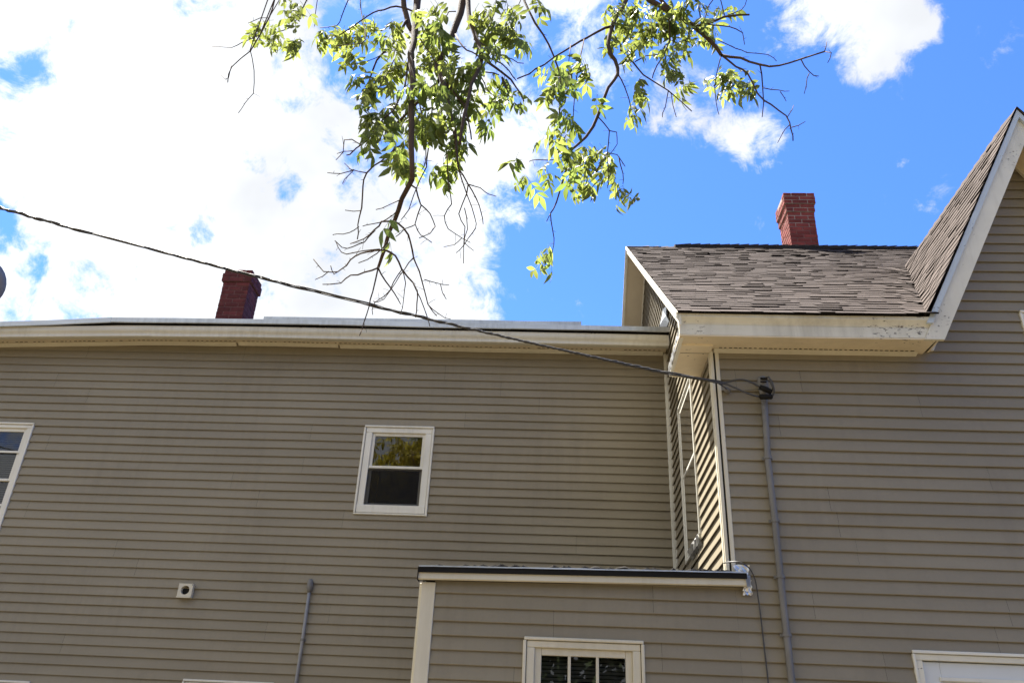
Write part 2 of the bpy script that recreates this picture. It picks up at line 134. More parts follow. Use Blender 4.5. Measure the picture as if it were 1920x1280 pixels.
 [(1.358,4.304,6.071,0.0037),(1.381,4.364,6.049,0.0032),(1.401,4.444,6.01,0.0028),(1.425,4.545,5.954,0.0023),(1.431,4.642,5.906,0.0017)],
 [(1.388,4.394,5.948,0.0023),(1.445,4.414,5.953,0.002),(1.504,4.426,5.959,0.0017),(1.55,4.443,5.964,0.0014),(1.587,4.454,5.977,0.0011)],
 [(1.501,4.39,5.908,0.0019),(1.544,4.46,5.928,0.0014),(1.58,4.528,5.952,0.001)],
 [(1.091,4.286,6.155,0.0049),(1.131,4.279,6.1,0.0047),(1.185,4.28,6.033,0.0045),(1.223,4.267,5.995,0.0043),(1.255,4.261,5.946,0.004),(1.286,4.276,5.872,0.0039),(1.316,4.298,5.798,0.0037),(1.358,4.304,5.74,0.0035),(1.395,4.293,5.696,0.0033),(1.444,4.291,5.636,0.0031),(1.48,4.28,5.584,0.0029),(1.496,4.281,5.527,0.0027),(1.499,4.284,5.474,0.0025),(1.506,4.285,5.417,0.0023),(1.501,4.282,5.37,0.0021)],
 [(1.577,4.527,5.726,0.0023),(1.571,4.611,5.763,0.0019),(1.573,4.696,5.791,0.0015),(1.566,4.794,5.799,0.0012)],
 [(1.591,4.531,5.71,0.0023),(1.636,4.517,5.715,0.0017),(1.679,4.493,5.729,0.0011)],
 [(1.56,4.496,5.771,0.0019),(1.617,4.537,5.882,0.0014),(1.654,4.602,5.982,0.001)],
 [(0.656,4.264,6.749,0.0099),(0.71,4.234,6.609,0.009),(0.777,4.212,6.471,0.0081),(0.864,4.204,6.384,0.0074),(0.952,4.2,6.348,0.0066),(1.042,4.19,6.381,0.0059),(1.113,4.175,6.408,0.0052),(1.207,4.147,6.393,0.0045),(1.271,4.117,6.36,0.0037)],
 [(0.964,4.248,6.416,0.0034),(1.038,4.272,6.438,0.0032),(1.124,4.292,6.45,0.0029),(1.18,4.31,6.46,0.0027),(1.228,4.328,6.458,0.0024),(1.278,4.347,6.439,0.0021),(1.289,4.378,6.41,0.0018),(1.3,4.411,6.389,0.0016)],
 [(1.136,4.246,6.495,0.0023),(1.178,4.204,6.474,0.002),(1.23,4.157,6.452,0.0017),(1.25,4.116,6.455,0.0014),(1.255,4.082,6.468,0.0011)],
 [(1.069,4.259,6.273,0.0023),(1.132,4.258,6.229,0.0021),(1.192,4.258,6.185,0.002),(1.229,4.252,6.163,0.0018),(1.261,4.248,6.135,0.0017),(1.33,4.233,6.111,0.0015),(1.395,4.215,6.08,0.0014),(1.427,4.211,6.044,0.0012),(1.444,4.211,6.013,0.0011)],
 [(0.306,4.051,6.177,0.0062),(0.264,4.042,6.154,0.0059),(0.21,4.017,6.088,0.0056),(0.173,4.005,6.047,0.0053),(0.137,3.991,6.002,0.005),(0.094,3.972,5.953,0.0047),(0.05,3.95,5.891,0.0044),(-0.012,3.912,5.796,0.004),(-0.078,3.872,5.698,0.0037),(-0.138,3.831,5.589,0.0034),(-0.195,3.799,5.517,0.0031),(-0.225,3.787,5.466,0.0028),(-0.254,3.78,5.444,0.0026),(-0.298,3.762,5.4,0.0023)],
 [(-0.297,3.951,6.489,0.006),(-0.295,3.903,6.361,0.0056),(-0.287,3.84,6.185,0.0053),(-0.248,3.79,6.028,0.0049),(-0.201,3.739,5.856,0.0046),(-0.148,3.705,5.72,0.0043),(-0.109,3.676,5.6,0.004),(-0.073,3.651,5.466,0.0037),(-0.043,3.634,5.341,0.0035),(-0.028,3.621,5.213,0.0032),(-0.028,3.612,5.092,0.003),(-0.033,3.608,4.996,0.0027),(-0.03,3.619,4.923,0.0025),(-0.04,3.609,4.868,0.0023),(-0.048,3.593,4.832,0.0021)],
 [(0.363,4.043,5.944,0.0047),(0.407,4.051,5.905,0.0043),(0.453,4.064,5.843,0.0039),(0.477,4.068,5.803,0.0036),(0.515,4.084,5.758,0.0032),(0.592,4.127,5.737,0.0029),(0.691,4.188,5.719,0.0025),(0.79,4.26,5.684,0.0022),(0.862,4.313,5.653,0.0018)],
 [(0.706,4.28,5.806,0.0022),(0.702,4.334,5.79,0.0019),(0.698,4.394,5.767,0.0017),(0.683,4.441,5.755,0.0014),(0.689,4.491,5.765,0.0011)],
 [(0.726,4.296,5.802,0.0018),(0.743,4.343,5.734,0.0015),(0.77,4.398,5.679,0.0011)],
 [(0.731,4.229,6.505,0.0042),(0.738,4.244,6.395,0.0038),(0.735,4.268,6.277,0.0034),(0.691,4.291,6.158,0.003),(0.641,4.313,6.078,0.0026),(0.619,4.347,6.035,0.0023),(0.616,4.384,6.031,0.0019)],
 [(0.463,4.097,5.892,0.0029),(0.494,4.081,5.898,0.0025),(0.536,4.068,5.917,0.0022),(0.579,4.057,5.91,0.0018),(0.614,4.04,5.896,0.0014)],
 [(0.344,4.035,5.712,0.0035),(0.365,4.048,5.682,0.003),(0.388,4.069,5.638,0.0025),(0.417,4.11,5.576,0.0021),(0.433,4.143,5.525,0.0016)],
 [(0.212,4.019,5.326,0.0027),(0.252,4.111,5.361,0.0026),(0.294,4.211,5.391,0.0024),(0.293,4.297,5.36,0.0022),(0.29,4.374,5.341,0.0021),(0.363,4.483,5.417,0.0019),(0.397,4.572,5.443,0.0017),(0.433,4.665,5.465,0.0015)],
 [(0.286,4.131,5.316,0.0021),(0.339,4.186,5.353,0.0019),(0.343,4.213,5.335,0.0017),(0.346,4.249,5.306,0.0015),(0.319,4.257,5.261,0.0013),(0.296,4.258,5.226,0.0011)],
 [(0.28,4.215,5.207,0.0024),(0.26,4.218,5.159,0.0021),(0.232,4.215,5.102,0.0018),(0.197,4.202,5.042,0.0015),(0.171,4.187,4.999,0.0012)],
 [(0.116,3.917,5.908,0.0028),(0.09,3.841,5.667,0.0025),(0.066,3.783,5.425,0.0022),(0.055,3.758,5.258,0.0019),(0.05,3.752,5.138,0.0017),(0.048,3.751,5.051,0.0015),(0.043,3.741,4.99,0.0013)],
 [(0.028,3.851,5.787,0.0024),(0.021,3.779,5.633,0.0018),(0.016,3.71,5.471,0.0011)],
 [(0.018,3.954,4.982,0.0026),(-0.006,3.947,4.948,0.0024),(-0.045,3.923,4.902,0.0021),(-0.096,3.875,4.855,0.0018),(-0.154,3.814,4.807,0.0016),(-0.185,3.787,4.781,0.0013),(-0.205,3.776,4.761,0.0011)],
 [(0.28,4.22,5.202,0.0021),(0.285,4.262,5.152,0.0018),(0.289,4.313,5.093,0.0016),(0.289,4.338,5.052,0.0013),(0.285,4.347,5.02,0.001)],
 [(0.359,4.302,5.25,0.0025),(0.371,4.335,5.21,0.0022),(0.391,4.38,5.171,0.0019),(0.395,4.399,5.132,0.0016),(0.391,4.401,5.098,0.0012)],
 [(1.091,4.288,6.147,0.003),(1.072,4.265,6.074,0.0026),(1.048,4.254,5.979,0.0022),(1.028,4.249,5.884,0.0018),(1.015,4.245,5.801,0.0015)],
 [(1.048,4.374,5.954,0.0019),(1.061,4.435,5.945,0.0017),(1.078,4.506,5.931,0.0015),(1.099,4.575,5.921,0.0014),(1.121,4.635,5.925,0.0012)],
 [(1.178,4.294,6.894,0.0032),(1.115,4.279,6.78,0.0028),(1.033,4.261,6.626,0.0023),(1.0,4.246,6.506,0.0019),(0.981,4.237,6.409,0.0015)]]
LEAF_CLUSTERS = [(-2.395,4.613,6.771,0.111),(-2.0,4.116,6.43,0.101),(-2.185,4.35,6.409,0.088),(-1.887,4.073,6.019,0.074),(-1.735,4.299,6.333,0.11),(-1.405,3.814,5.848,0.105),(-1.327,3.63,5.445,0.072),(-1.417,4.13,6.289,0.091),(-1.141,3.503,5.09,0.093),(-1.097,3.352,4.821,0.052),(-1.06,3.454,5.335,0.088),(-1.039,3.548,5.572,0.078),(-1.054,3.433,4.749,0.106),(-1.032,3.31,4.527,0.09),(-0.976,3.521,4.843,0.09),(-0.92,3.617,4.597,0.096),(-0.827,3.163,4.305,0.074),(-0.829,3.472,5.644,0.09),(-0.894,3.774,5.728,0.123),(-0.75,3.645,5.495,0.111),(-0.896,3.731,5.449,0.113),(-0.718,3.179,4.692,0.122),(-0.662,3.531,5.075,0.135),(-0.531,3.339,5.004,0.106),(-0.618,3.17,4.502,0.113),(-0.745,3.28,4.53,0.1),(-0.578,3.596,4.893,0.104),(-0.587,3.601,4.67,0.084),(-0.662,3.631,4.553,0.077),(-0.528,3.543,5.654,0.111),(-0.437,3.639,5.67,0.113),(-0.327,3.518,5.556,0.09),(-0.381,3.604,5.793,0.093),(-0.28,3.896,5.857,0.063),(-0.47,3.344,5.214,0.084),(-0.417,3.726,5.181,0.103),(-0.329,3.812,5.285,0.072),(-0.22,3.559,5.032,0.043),(-0.377,3.578,5.205,0.081),(-0.909,3.664,5.016,0.113),(-0.465,3.568,4.848,0.06),(-1.051,3.746,5.466,0.1),(-1.081,3.678,5.241,0.084),(-0.757,3.41,5.46,0.081),(-0.541,3.585,5.045,0.093),(-0.611,3.496,4.666,0.076),(-0.204,3.791,6.094,0.063),(-0.046,3.466,5.011,0.096),(0.069,3.752,5.478,0.073),(-0.002,3.811,5.439,0.093),(-0.074,3.649,5.363,0.058),(0.282,4.053,6.026,0.087),(0.372,4.023,6.145,0.102),(0.457,4.274,6.605,0.117),(0.584,4.409,6.524,0.143),(0.433,3.806,5.699,0.088),(0.725,4.284,6.492,0.14),(0.814,4.404,6.406,0.141),(0.82,3.971,6.235,0.109),(0.937,4.221,6.353,0.091),(1.064,4.44,6.472,0.087),(1.093,4.363,6.636,0.095),(0.684,4.134,5.95,0.087),(0.736,4.159,5.837,0.072),(0.483,3.888,5.448,0.067),(0.469,4.162,5.633,0.05),(0.849,4.508,6.061,0.07),(1.134,4.555,6.187,0.11),(1.215,4.501,6.122,0.108),(1.261,4.407,5.946,0.083),(0.429,4.057,5.362,0.062),(0.18,3.824,5.275,0.043),(-0.028,3.621,4.877,0.085),(0.004,3.799,4.923,0.082),(-0.043,3.478,4.825,0.053),(-0.264,3.65,4.655,0.039),(-0.233,3.99,4.767,0.061),(-0.101,3.818,4.69,0.062),(0.111,4.267,5.233,0.091),(0.185,4.191,5.124,0.089),(0.324,4.459,5.327,0.073),(0.126,4.495,5.171,0.102),(0.053,3.807,4.769,0.075),(0.382,4.434,5.036,0.071),(0.31,4.148,4.981,0.047),(-0.092,4.038,4.236,0.062),(-0.085,4.372,4.55,0.041),(-0.821,3.239,3.962,0.018),(-0.934,3.699,4.137,0.023),(0.657,4.453,6.772,0.114),(0.331,4.063,6.348,0.082)]
SKY_PATCHES = [(-0.5486,0.5849,0.5974,0.0213,-0.62),(-0.5742,0.6704,0.4699,0.02,-0.78),(-0.2434,0.6666,0.7045,0.0278,-0.7),(-0.2254,0.6984,0.6792,0.019,-0.6),(-0.2494,0.7505,0.612,0.0183,-0.5),(-0.3134,0.7448,0.5891,0.0131,-0.4),(-0.3483,0.7223,0.5975,0.0093,-0.45),(-0.4123,0.7506,0.5164,0.0115,-0.5),(-0.5484,0.7134,0.4362,0.0125,-0.5),(-0.2205,0.6372,0.7385,0.0341,-0.6),(-0.1982,0.7509,0.63,0.0184,-0.45),(-0.1839,0.7047,0.6853,0.0269,-0.5),(0.2948,0.6224,0.7251,0.047,0.68),(0.2375,0.6284,0.7408,0.0403,0.55),(0.3274,0.6467,0.6889,0.0346,0.6),(0.3431,0.6101,0.7142,0.0278,0.5),(0.1637,0.7213,0.673,0.0411,0.64),(0.2116,0.7341,0.6452,0.0268,0.7),(0.1186,0.7159,0.688,0.0296,0.46),(0.3468,0.7278,0.5916,0.0049,0.62),(0.1347,0.6612,0.738,0.0341,0.28),(0.0346,0.6665,0.7447,0.0465,0.4),(-0.0677,0.6651,0.7437,0.0351,-0.3),(-0.0314,0.6832,0.7295,0.0266,-0.3),(-0.0305,0.7492,0.6616,0.0309,0.3)]
CLOUD_EDGE = (-0.9862, -0.1281, 0.1046)


# ---- sky: Nishita + clouds
world = bpy.data.worlds.new('World')
scene.world = world
world.use_nodes = True
world.cycles.sampling_method = 'MANUAL'
world.cycles.sample_map_resolution = 512
wn = world.node_tree
wn.nodes.clear()


def N(tree, kind, **kw):
    n = tree.nodes.new(kind)
    for k, v in kw.items():
        setattr(n, k, v)
    return n


def build_sky():
    L = wn.links.new
    out = N(wn, 'ShaderNodeOutputWorld')
    bg = N(wn, 'ShaderNodeBackground')
    bg.inputs['Strength'].default_value = 0.05
    L(bg.outputs[0], out.inputs[0])
    sky = N(wn, 'ShaderNodeTexSky', sky_type='NISHITA')
    sky.sun_disc = False
    sky.sun_elevation = math.asin(SUN.z)
    sky.sun_rotation = math.atan2(SUN.x, SUN.y)
    sky.air_density = 1.0
    sky.dust_density = 0.3
    sky.ozone_density = 2.0
    tc = N(wn, 'ShaderNodeTexCoord')
    d = tc.outputs['Generated']

    def math2(op, a, b):
        m = N(wn, 'ShaderNodeMath', operation=op)
        for i, v in enumerate((a, b)):
            if isinstance(v, (int, float)):
                m.inputs[i].default_value = v
            else:
                L(v, m.inputs[i])
        return m.outputs[0]

    wz = N(wn, 'ShaderNodeTexNoise')
    wz.inputs['Scale'].default_value = 11.0
    wz.inputs['Detail'].default_value = 5
    L(d, wz.inputs['Vector'])
    wa = N(wn, 'ShaderNodeVectorMath', operation='MULTIPLY_ADD')
    L(wz.outputs['Color'], wa.inputs[0])
    wa.inputs[1].default_value = (0.10, 0.10, 0.10)
    wa.inputs[2].default_value = (-0.05, -0.05, -0.05)
    wb = N(wn, 'ShaderNodeVectorMath', operation='ADD')
    L(wa.outputs[0], wb.inputs[0])
    L(d, wb.inputs[1])
    wd = N(wn, 'ShaderNodeVectorMath', operation='NORMALIZE')
    L(wb.outputs[0], wd.inputs[0])

    def dot(v):
        m = N(wn, 'ShaderNodeVectorMath', operation='DOT_PRODUCT')
        L(wd.outputs[0], m.inputs[0])
        m.inputs[1].default_value = v
        return m.outputs['Value']

    def ramp(v, a, b, c, e, kind='SMOOTHSTEP'):
        m = N(wn, 'ShaderNodeMapRange', interpolation_type=kind)
        m.inputs['From Min'].default_value = a
        m.inputs['From Max'].default_value = b
        m.inputs['To Min'].default_value = c
        m.inputs['To Max'].default_value = e
        L(v, m.inputs['Value'])
        return m.outputs['Result']

    def fbm(scale, detail, rough, dist=0.0, off=(0, 0, 0)):
        mp = N(wn, 'ShaderNodeMapping')
        mp.inputs['Location'].default_value = off
        L(d, mp.inputs[0])
        n = N(wn, 'ShaderNodeTexNoise')
        n.inputs['Scale'].default_value = scale
        n.inputs['Detail'].default_value = detail
        n.inputs['Roughness'].default_value = rough
        n.inputs['Distortion'].default_value = dist
        L(mp.outputs[0], n.inputs['Vector'])
        return n.outputs[0]

    # a bank of cumulus on one side of the sky, scattered clouds on the other
    total = ramp(dot(CLOUD_EDGE), -0.07, 0.10, -0.1, 1.15)
    for x, y, z, r, w in SKY_PATCHES:
        total = math2('ADD', total, ramp(dot((x, y, z)), math.cos(r * 1.9), math.cos(r * 0.1), 0.0, w))
    n1 = fbm(5.0, 9, 0.62, 0.35, (1.7, 0.3, 0.9))
    n2 = fbm(21.0, 9, 0.68, 0.4, (0.2, 3.1, 1.4))
    dens = math2('ADD', total, math2('MULTIPLY', math2('SUBTRACT', n1, 0.5), 2.7))
    dens = math2('ADD', dens, math2('MULTIPLY', math2('SUBTRACT', n2, 0.5), 2.7))
    alpha = ramp(dens, 0.18, 0.98, 0.0, 1.0)
    # cloud tone: sunlit white with slightly greyer thick parts
    n3 = fbm(3.1, 5, 0.55, 0.2, (5.2, 1.1, 0.0))
    tone = ramp(n3, 0.36, 0.62, 3.9, 5.4)
    ccol = N(wn, 'ShaderNodeVectorMath', operation='SCALE')
    ccol.inputs[0].default_value = (0.955, 0.985, 1.03)
    L(tone, ccol.inputs['Scale'])
    tint = N(wn, 'ShaderNodeVectorMath', operation='MULTIPLY')
    L(sky.outputs[0], tint.inputs[0])
    tint.inputs[1].default_value = (0.46, 0.76, 1.35)
    mix = N(wn, 'ShaderNodeMix', data_type='RGBA')
    L(alpha, mix.inputs['Factor'])
    L(tint.outputs[0], mix.inputs['A'])
    L(ccol.outputs[0], mix.inputs['B'])
    L(mix.outputs['Result'], bg.inputs['Color'])


build_sky()

# ------------------------------------------------------------------ helpers
COL = scene.collection
rnd = random.Random(11)


def tag(o, label=None, category=None, group=None, kind=None):
    if label: o['label'] = label
    if category: o['category'] = category
    if group: o['group'] = group
    if kind: o['kind'] = kind
    return o


WORLD = {}


def attach(o, parent):
    if parent is not None:
        o.parent = parent
        o.matrix_parent_inverse = Matrix.Translation(WORLD.get(parent.name, Vector((0, 0, 0)))).inverted()


def empty(name, loc, parent=None):
    o = bpy.data.objects.new(name, None)
    COL.objects.link(o)
    o.empty_display_size = 0.2
    o.location = loc
    attach(o, parent)
    WORLD[o.name] = Vector(loc)
    return o


def put(name, me, parent=None, loc=None, rot=None):
    o = bpy.data.objects.new(name, me)
    COL.objects.link(o)
    if loc is not None:
        o.location = loc
    if rot is not None:
        o.rotation_euler = rot
    attach(o, parent)
    return o


class MB:
    def __init__(self):
        self.v, self.f = [], []

    def add(self, vs, fs):
        b = len(self.v)
        self.v += [tuple(p) for p in vs]
        self.f += [tuple(i + b for i in f) for f in fs]
        return self

    def box(self, x0, x1, y0, y1, z0, z1):
        return self.add([(x0, y0, z0), (x1, y0, z0), (x1, y1, z0), (x0, y1, z0),
                         (x0, y0, z1), (x1, y0, z1), (x1, y1, z1), (x0, y1, z1)],
                        [(0, 3, 2, 1), (4, 5, 6, 7), (0, 1, 5, 4), (1, 2, 6, 5), (2, 3, 7, 6), (3, 0, 4, 7)])

    def hexa(self, p):
        return self.add(p, [(0, 3, 2, 1), (4, 5, 6, 7), (0, 1, 5, 4), (1, 2, 6, 5), (2, 3, 7, 6), (3, 0, 4, 7)])

    def sweep(self, sections, closed=True, caps=True):
        n = len(sections[0])
        vs, fs = [], []
        for s in sections:
            vs += list(s)
        for i in range(len(sections) - 1):
            for j in range(n if closed else n - 1):
                k = (j + 1) % n
                fs.append((i * n + j, i * n + k, (i + 1) * n + k, (i + 1) * n + j))
        if caps and closed:
            fs.append(tuple(range(n))[::-1])
            fs.append(tuple(range((len(sections) - 1) * n, len(sections) * n)))
        return self.add(vs, fs)

    def tube(self, pts, radii, sides=6, caps=True):
        pts = [Vector(p) for p in pts]
        if not isinstance(radii, (list, tuple)):
            radii = [radii] * len(pts)
        secs = []
        ref = None
        for i, p in enumerate(pts):
            t = (pts[min(i + 1, len(pts) - 1)] - pts[max(i - 1, 0)])
            t = t.normalized() if t.length > 1e-9 else Vector((0, 0, 1))
            if ref is None:
                ref = t.orthogonal().normalized()
            ref = (ref - t * ref.dot(t))
            ref = ref.normalized() if ref.length > 1e-6 else t.orthogonal().normalized()
            b = t.cross(ref)
            secs.append([p + radii[i] * (math.cos(2 * math.pi * k / sides) * ref + math.sin(2 * math.pi * k / sides) * b)
                         for k in range(sides)])
        return self.sweep(secs, True, caps)

    def mesh(self, name, mat, smooth=False, bevel=0.0, weld=False):
        me = bpy.data.meshes.new(name)
        me.from_pydata(self.v, [], self.f)
        bm = bmesh.new()
        bm.from_mesh(me)
        if weld:
            bmesh.ops.remove_doubles(bm, verts=bm.verts, dist=1e-5)
        if bevel > 0:
            bmesh.ops.bevel(bm, geom=list(bm.edges), offset=bevel, segments=1, affect='EDGES', clamp_overlap=True)
        bmesh.ops.recalc_face_normals(bm, faces=bm.faces)
        bm.to_mesh(me)
        bm.free()
        if smooth:
            me.polygons.foreach_set('use_smooth', [True] * len(me.polygons))
        me.materials.append(mat)
        return me

    def build(self, name, mat, parent=None, smooth=False, bevel=0.0):
        return put(name, self.mesh(name, mat, smooth, bevel), parent)


def box(name, mat, parent, x0, x1, y0, y1, z0, z1, bevel=0.0):
    return MB().box(min(x0, x1), max(x0, x1), min(y0, y1), max(y0, y1), min(z0, z1), max(z0, z1)).build(name, mat, parent, bevel=bevel)


# ------------------------------------------------------------------ materials
def srgb(r, g, b):
    f = lambda c: (c / 255 / 12.92) if c / 255 <= 0.04045 else ((c / 255 + 0.055) / 1.055) ** 2.4
    return (f(r), f(g), f(b), 1)


def material(name, col, rough=0.6, var=0.08, var_scale=3.0, var_stretch=(1, 1, 1), spec=0.5, metal=0.0, island=0.0,
             chips=None, streak=0.0, streak_col=(0.05, 0.045, 0.035), fine=0.0, fine_scale=120.0, bump=0.0, bump_scale=60.0):
    m = bpy.data.materials.new(name)
    m.use_nodes = True
    t = m.node_tree
    L = t.links.new
    p = t.nodes['Principled BSDF']
    p.inputs['Roughness'].default_value = rough
    p.inputs['Specular IOR Level'].default_value = spec
    p.inputs['Metallic'].default_value = metal
    tc = N(t, 'ShaderNodeTexCoord')
    geo = N(t, 'ShaderNodeNewGeometry')
    mp = N(t, 'ShaderNodeMapping')
    mp.inputs['Scale'].default_value = var_stretch
    L(geo.outputs['Position'], mp.inputs[0])

    def noise_tex(scale, detail=4, rough=0.6, vec=None):
        n = N(t, 'ShaderNodeTexNoise')
        n.inputs['Scale'].default_value = scale
        n.inputs['Detail'].default_value = detail
        n.inputs['Roughness'].default_value = rough
        L(vec or mp.outputs[0], n.inputs['Vector'])
        return n.outputs[0]

    def rng(v, a, b, c, e):
        r = N(t, 'ShaderNodeMapRange')
        for k, x in zip(('From Min', 'From Max', 'To Min', 'To Max'), (a, b, c, e)):
            r.inputs[k].default_value = x
        L(v, r.inputs['Value'])
        return r.outputs['Result']

    def mul(a, b):
        x = N(t, 'ShaderNodeMath', operation='MULTIPLY')
        L(a, x.inputs[0])
        L(b, x.inputs[1])
        return x.outputs[0]

    f = rng(noise_tex(var_scale), 0.3, 0.7, 1 - var, 1 + var)
    if fine:
        f = mul(f, rng(noise_tex(fine_scale, 2, 0.7, geo.outputs['Position']), 0.3, 0.7, 1 - fine, 1 + fine))
    if island:
        oi = N(t, 'ShaderNodeObjectInfo')
        wn_ = N(t, 'ShaderNodeTexWhiteNoise', noise_dimensions='2D')
        cb = N(t, 'ShaderNodeCombineXYZ')
        L(oi.outputs['Random'], cb.inputs[0])
        L(geo.outputs['Random Per Island'], cb.inputs[1])
        L(cb.outputs[0], wn_.inputs['Vector'])
        f = mul(f, rng(wn_.outputs['Value'], 0, 1, 1 - island, 1 + island))
    vm = N(t, 'ShaderNodeVectorMath', operation='SCALE')
    vm.inputs[0].default_value = col[:3]
    L(f, vm.inputs['Scale'])
    c = vm.outputs[0]
    if streak:
        mp2 = N(t, 'ShaderNodeMapping')
        mp2.inputs['Scale'].default_value = (9, 9, 0.8)
        L(geo.outputs['Position'], mp2.inputs[0])
        s = rng(mul(noise_tex(1.6, 6, 0.65, mp2.outputs[0]), rng(noise_tex(0.9, 3, 0.6, geo.outputs['Position']), 0.3, 0.75, 0.6, 1.25)),
                0.42, 0.75, 0.0, streak)
        mx = N(t, 'ShaderNodeMix', data_type='RGBA')
        L(s, mx.inputs['Factor'])
        L(c, mx.inputs['A'])
        mx.inputs['B'].default_value = (*streak_col, 1)
        c = mx.outputs['Result']
    if chips:
        cs, lo, ccol = chips
        mp3 = N(t, 'ShaderNodeMapping')
        mp3.inputs['Scale'].default_value = (0.45, 1, 1)
        L(geo.outputs['Position'], mp3.inputs[0])
        s = rng(mul(noise_tex(cs, 5, 0.72, mp3.outputs[0]), rng(noise_tex(2.2, 2, 0.5, geo.outputs['Position']), 0.35, 0.65, 0.8, 1.15)),
                lo, lo + 0.02, 0.0, 1.0)
        mx = N(t, 'ShaderNodeMix', data_type='RGBA')
        L(s, mx.inputs['Factor'])
        L(c, mx.inputs['A'])
        mx.inputs['B'].default_value = (*ccol, 1)
        c = mx.outputs['Result']
    L(c, p.inputs['Base Color'])
    if bump:
        b = N(t, 'ShaderNodeBump')
        b.inputs['Strength'].default_value = bump
        b.inputs['Distance'].default_value = 0.01
        L(noise_tex(bump_scale, 4, 0.6, geo.outputs['Position']), b.inputs['Height'])
        L(b.outputs[0], p.inputs['Normal'])
    return m


WOODC = (0.10, 0.085, 0.065)
M = {}
M['siding'] = material('vinyl_siding', (0.246, 0.213, 0.151), 0.5, 0.10, 1.1, (0.5, 0.5, 1.2), 0.3, island=0.045, streak=0.3,
                       streak_col=(0.17, 0.14, 0.10), fine=0.02, fine_scale=40)
M['sheathing'] = material('dark_sheathing', (0.02, 0.018, 0.015), 0.9)
M['trim'] = material('white_trim', (0.70, 0.68, 0.60), 0.45, 0.07, 2.0, spec=0.4, streak=0.28, streak_col=(0.3, 0.27, 0.2))
M['cream'] = material('cream_trim', (0.60, 0.56, 0.45), 0.5, 0.06, 2.0, spec=0.35, streak=0.22, streak_col=(0.3, 0.25, 0.16))
M['gutter'] = material('cream_gutter', (0.60, 0.575, 0.49), 0.42, 0.06, 1.5, spec=0.4, streak=0.3, streak_col=(0.25, 0.22, 0.15))
M['paint'] = material('peeling_white_paint', (0.67, 0.64, 0.535), 0.6, 0.09, 2.5, chips=(42.0, 0.665, WOODC), streak=0.35,
                      streak_col=(0.3, 0.27, 0.2))
M['blue_shade_paint'] = material('pale_blue_shade_paint', (0.50, 0.56, 0.60), 0.5, 0.06, 2.0, chips=(42.0, 0.67, WOODC))  # bluish shading of the tilted crown strip put into its colour
M['soffit'] = material('cream_soffit', (0.74, 0.64, 0.47), 0.6, 0.07, 2.0, chips=(30.0, 0.69, WOODC), streak=0.15, streak_col=(0.3, 0.25, 0.16))
M['soffit_panel'] = material('plain_soffit', (0.62, 0.54, 0.40), 0.55, 0.07, 1.6, streak=0.15, streak_col=(0.25, 0.21, 0.14))
M['drip'] = material('galvanised_edge', (0.50, 0.53, 0.55), 0.42, 0.14, 1.2, (1, 1, 6), metal=0.45, streak=0.35, streak_col=(0.12, 0.12, 0.12))
M['black'] = material('black_rubber', (0.012, 0.011, 0.010), 0.8, 0.2, 5.0, spec=0.15)
M['roofing'] = material('black_roofing', (0.025, 0.022, 0.02), 0.9, 0.25, 4.0, fine=0.2, spec=0.15)
M['hole'] = material('dark_hole', (0.01, 0.01, 0.01), 0.9)
M['shingle'] = material('brown_shingle', (0.076, 0.061, 0.054), 0.95, 0.14, 1.6, spec=0.1, island=0.08, fine=0.28, fine_scale=170, bump=0.35, bump_scale=260)
M['shingle_edge'] = material('asphalt_edge', (0.016, 0.013, 0.012), 0.95, 0.2, 5.0, spec=0.05)
M['brick'] = material('red_brick', (0.17, 0.036, 0.03), 0.85, 0.16, 9.0, spec=0.2, island=0.22, fine=0.1, fine_scale=90, bump=0.5, bump_scale=130)
M['brick_dark'] = material('dark_red_brick', (0.12, 0.03, 0.028), 0.85, 0.18, 9.0, spec=0.2, island=0.25, fine=0.1, fine_scale=90, bump=0.5, bump_scale=130)
M['mortar'] = material('pale_mortar', (0.26, 0.20, 0.17), 0.95, 0.25, 14.0)
M['mortar_red'] = material('reddish_mortar', (0.14, 0.06, 0.05), 0.95, 0.3, 9.0)
M['steel'] = material('grey_conduit', (0.17, 0.165, 0.16), 0.6, 0.12, 5.0, streak=0.3, spec=0.3)
M['zinc'] = material('zinc_conduit', (0.27, 0.27, 0.275), 0.5, 0.12, 5.0, streak=0.3, spec=0.3)
M['foil'] = material('crumpled_foil', (0.66, 0.66, 0.65), 0.38, 0.08, 8.0, metal=0.9)
M['cable'] = material('black_cable', (0.045, 0.043, 0.042), 0.5, 0.15, 6.0)
M['bark'] = material('brown_bark', (0.075, 0.052, 0.038), 0.9, 0.25, 9.0, (1, 1, 0.4), spec=0.15, bump=0.4, bump_scale=90)
M['dish'] = material('grey_dish', (0.20, 0.20, 0.22), 0.5, 0.05)
M['blind'] = material('blind_slats', (0.13, 0.12, 0.11), 0.6)
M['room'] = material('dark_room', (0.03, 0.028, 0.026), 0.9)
M['door'] = material('white_door', (0.62, 0.64, 0.64), 0.4, 0.03, 1.5)
M['ground'] = material('packed_gravel', (0.085, 0.066, 0.036), 0.95, 0.2, 0.8, fine=0.3, fine_scale=40)
M['grass'] = material('grass_blades', (0.04, 0.07, 0.018), 0.9, 0.3, 2.0)
M['pole'] = material('weathered_pole', (0.14, 0.11, 0.085), 0.9, 0.2, 3.0, (1, 1, 0.2))
M['concrete'] = material('concrete_foundation', (0.30, 0.29, 0.27), 0.9, 0.15, 2.0, fine=0.1)


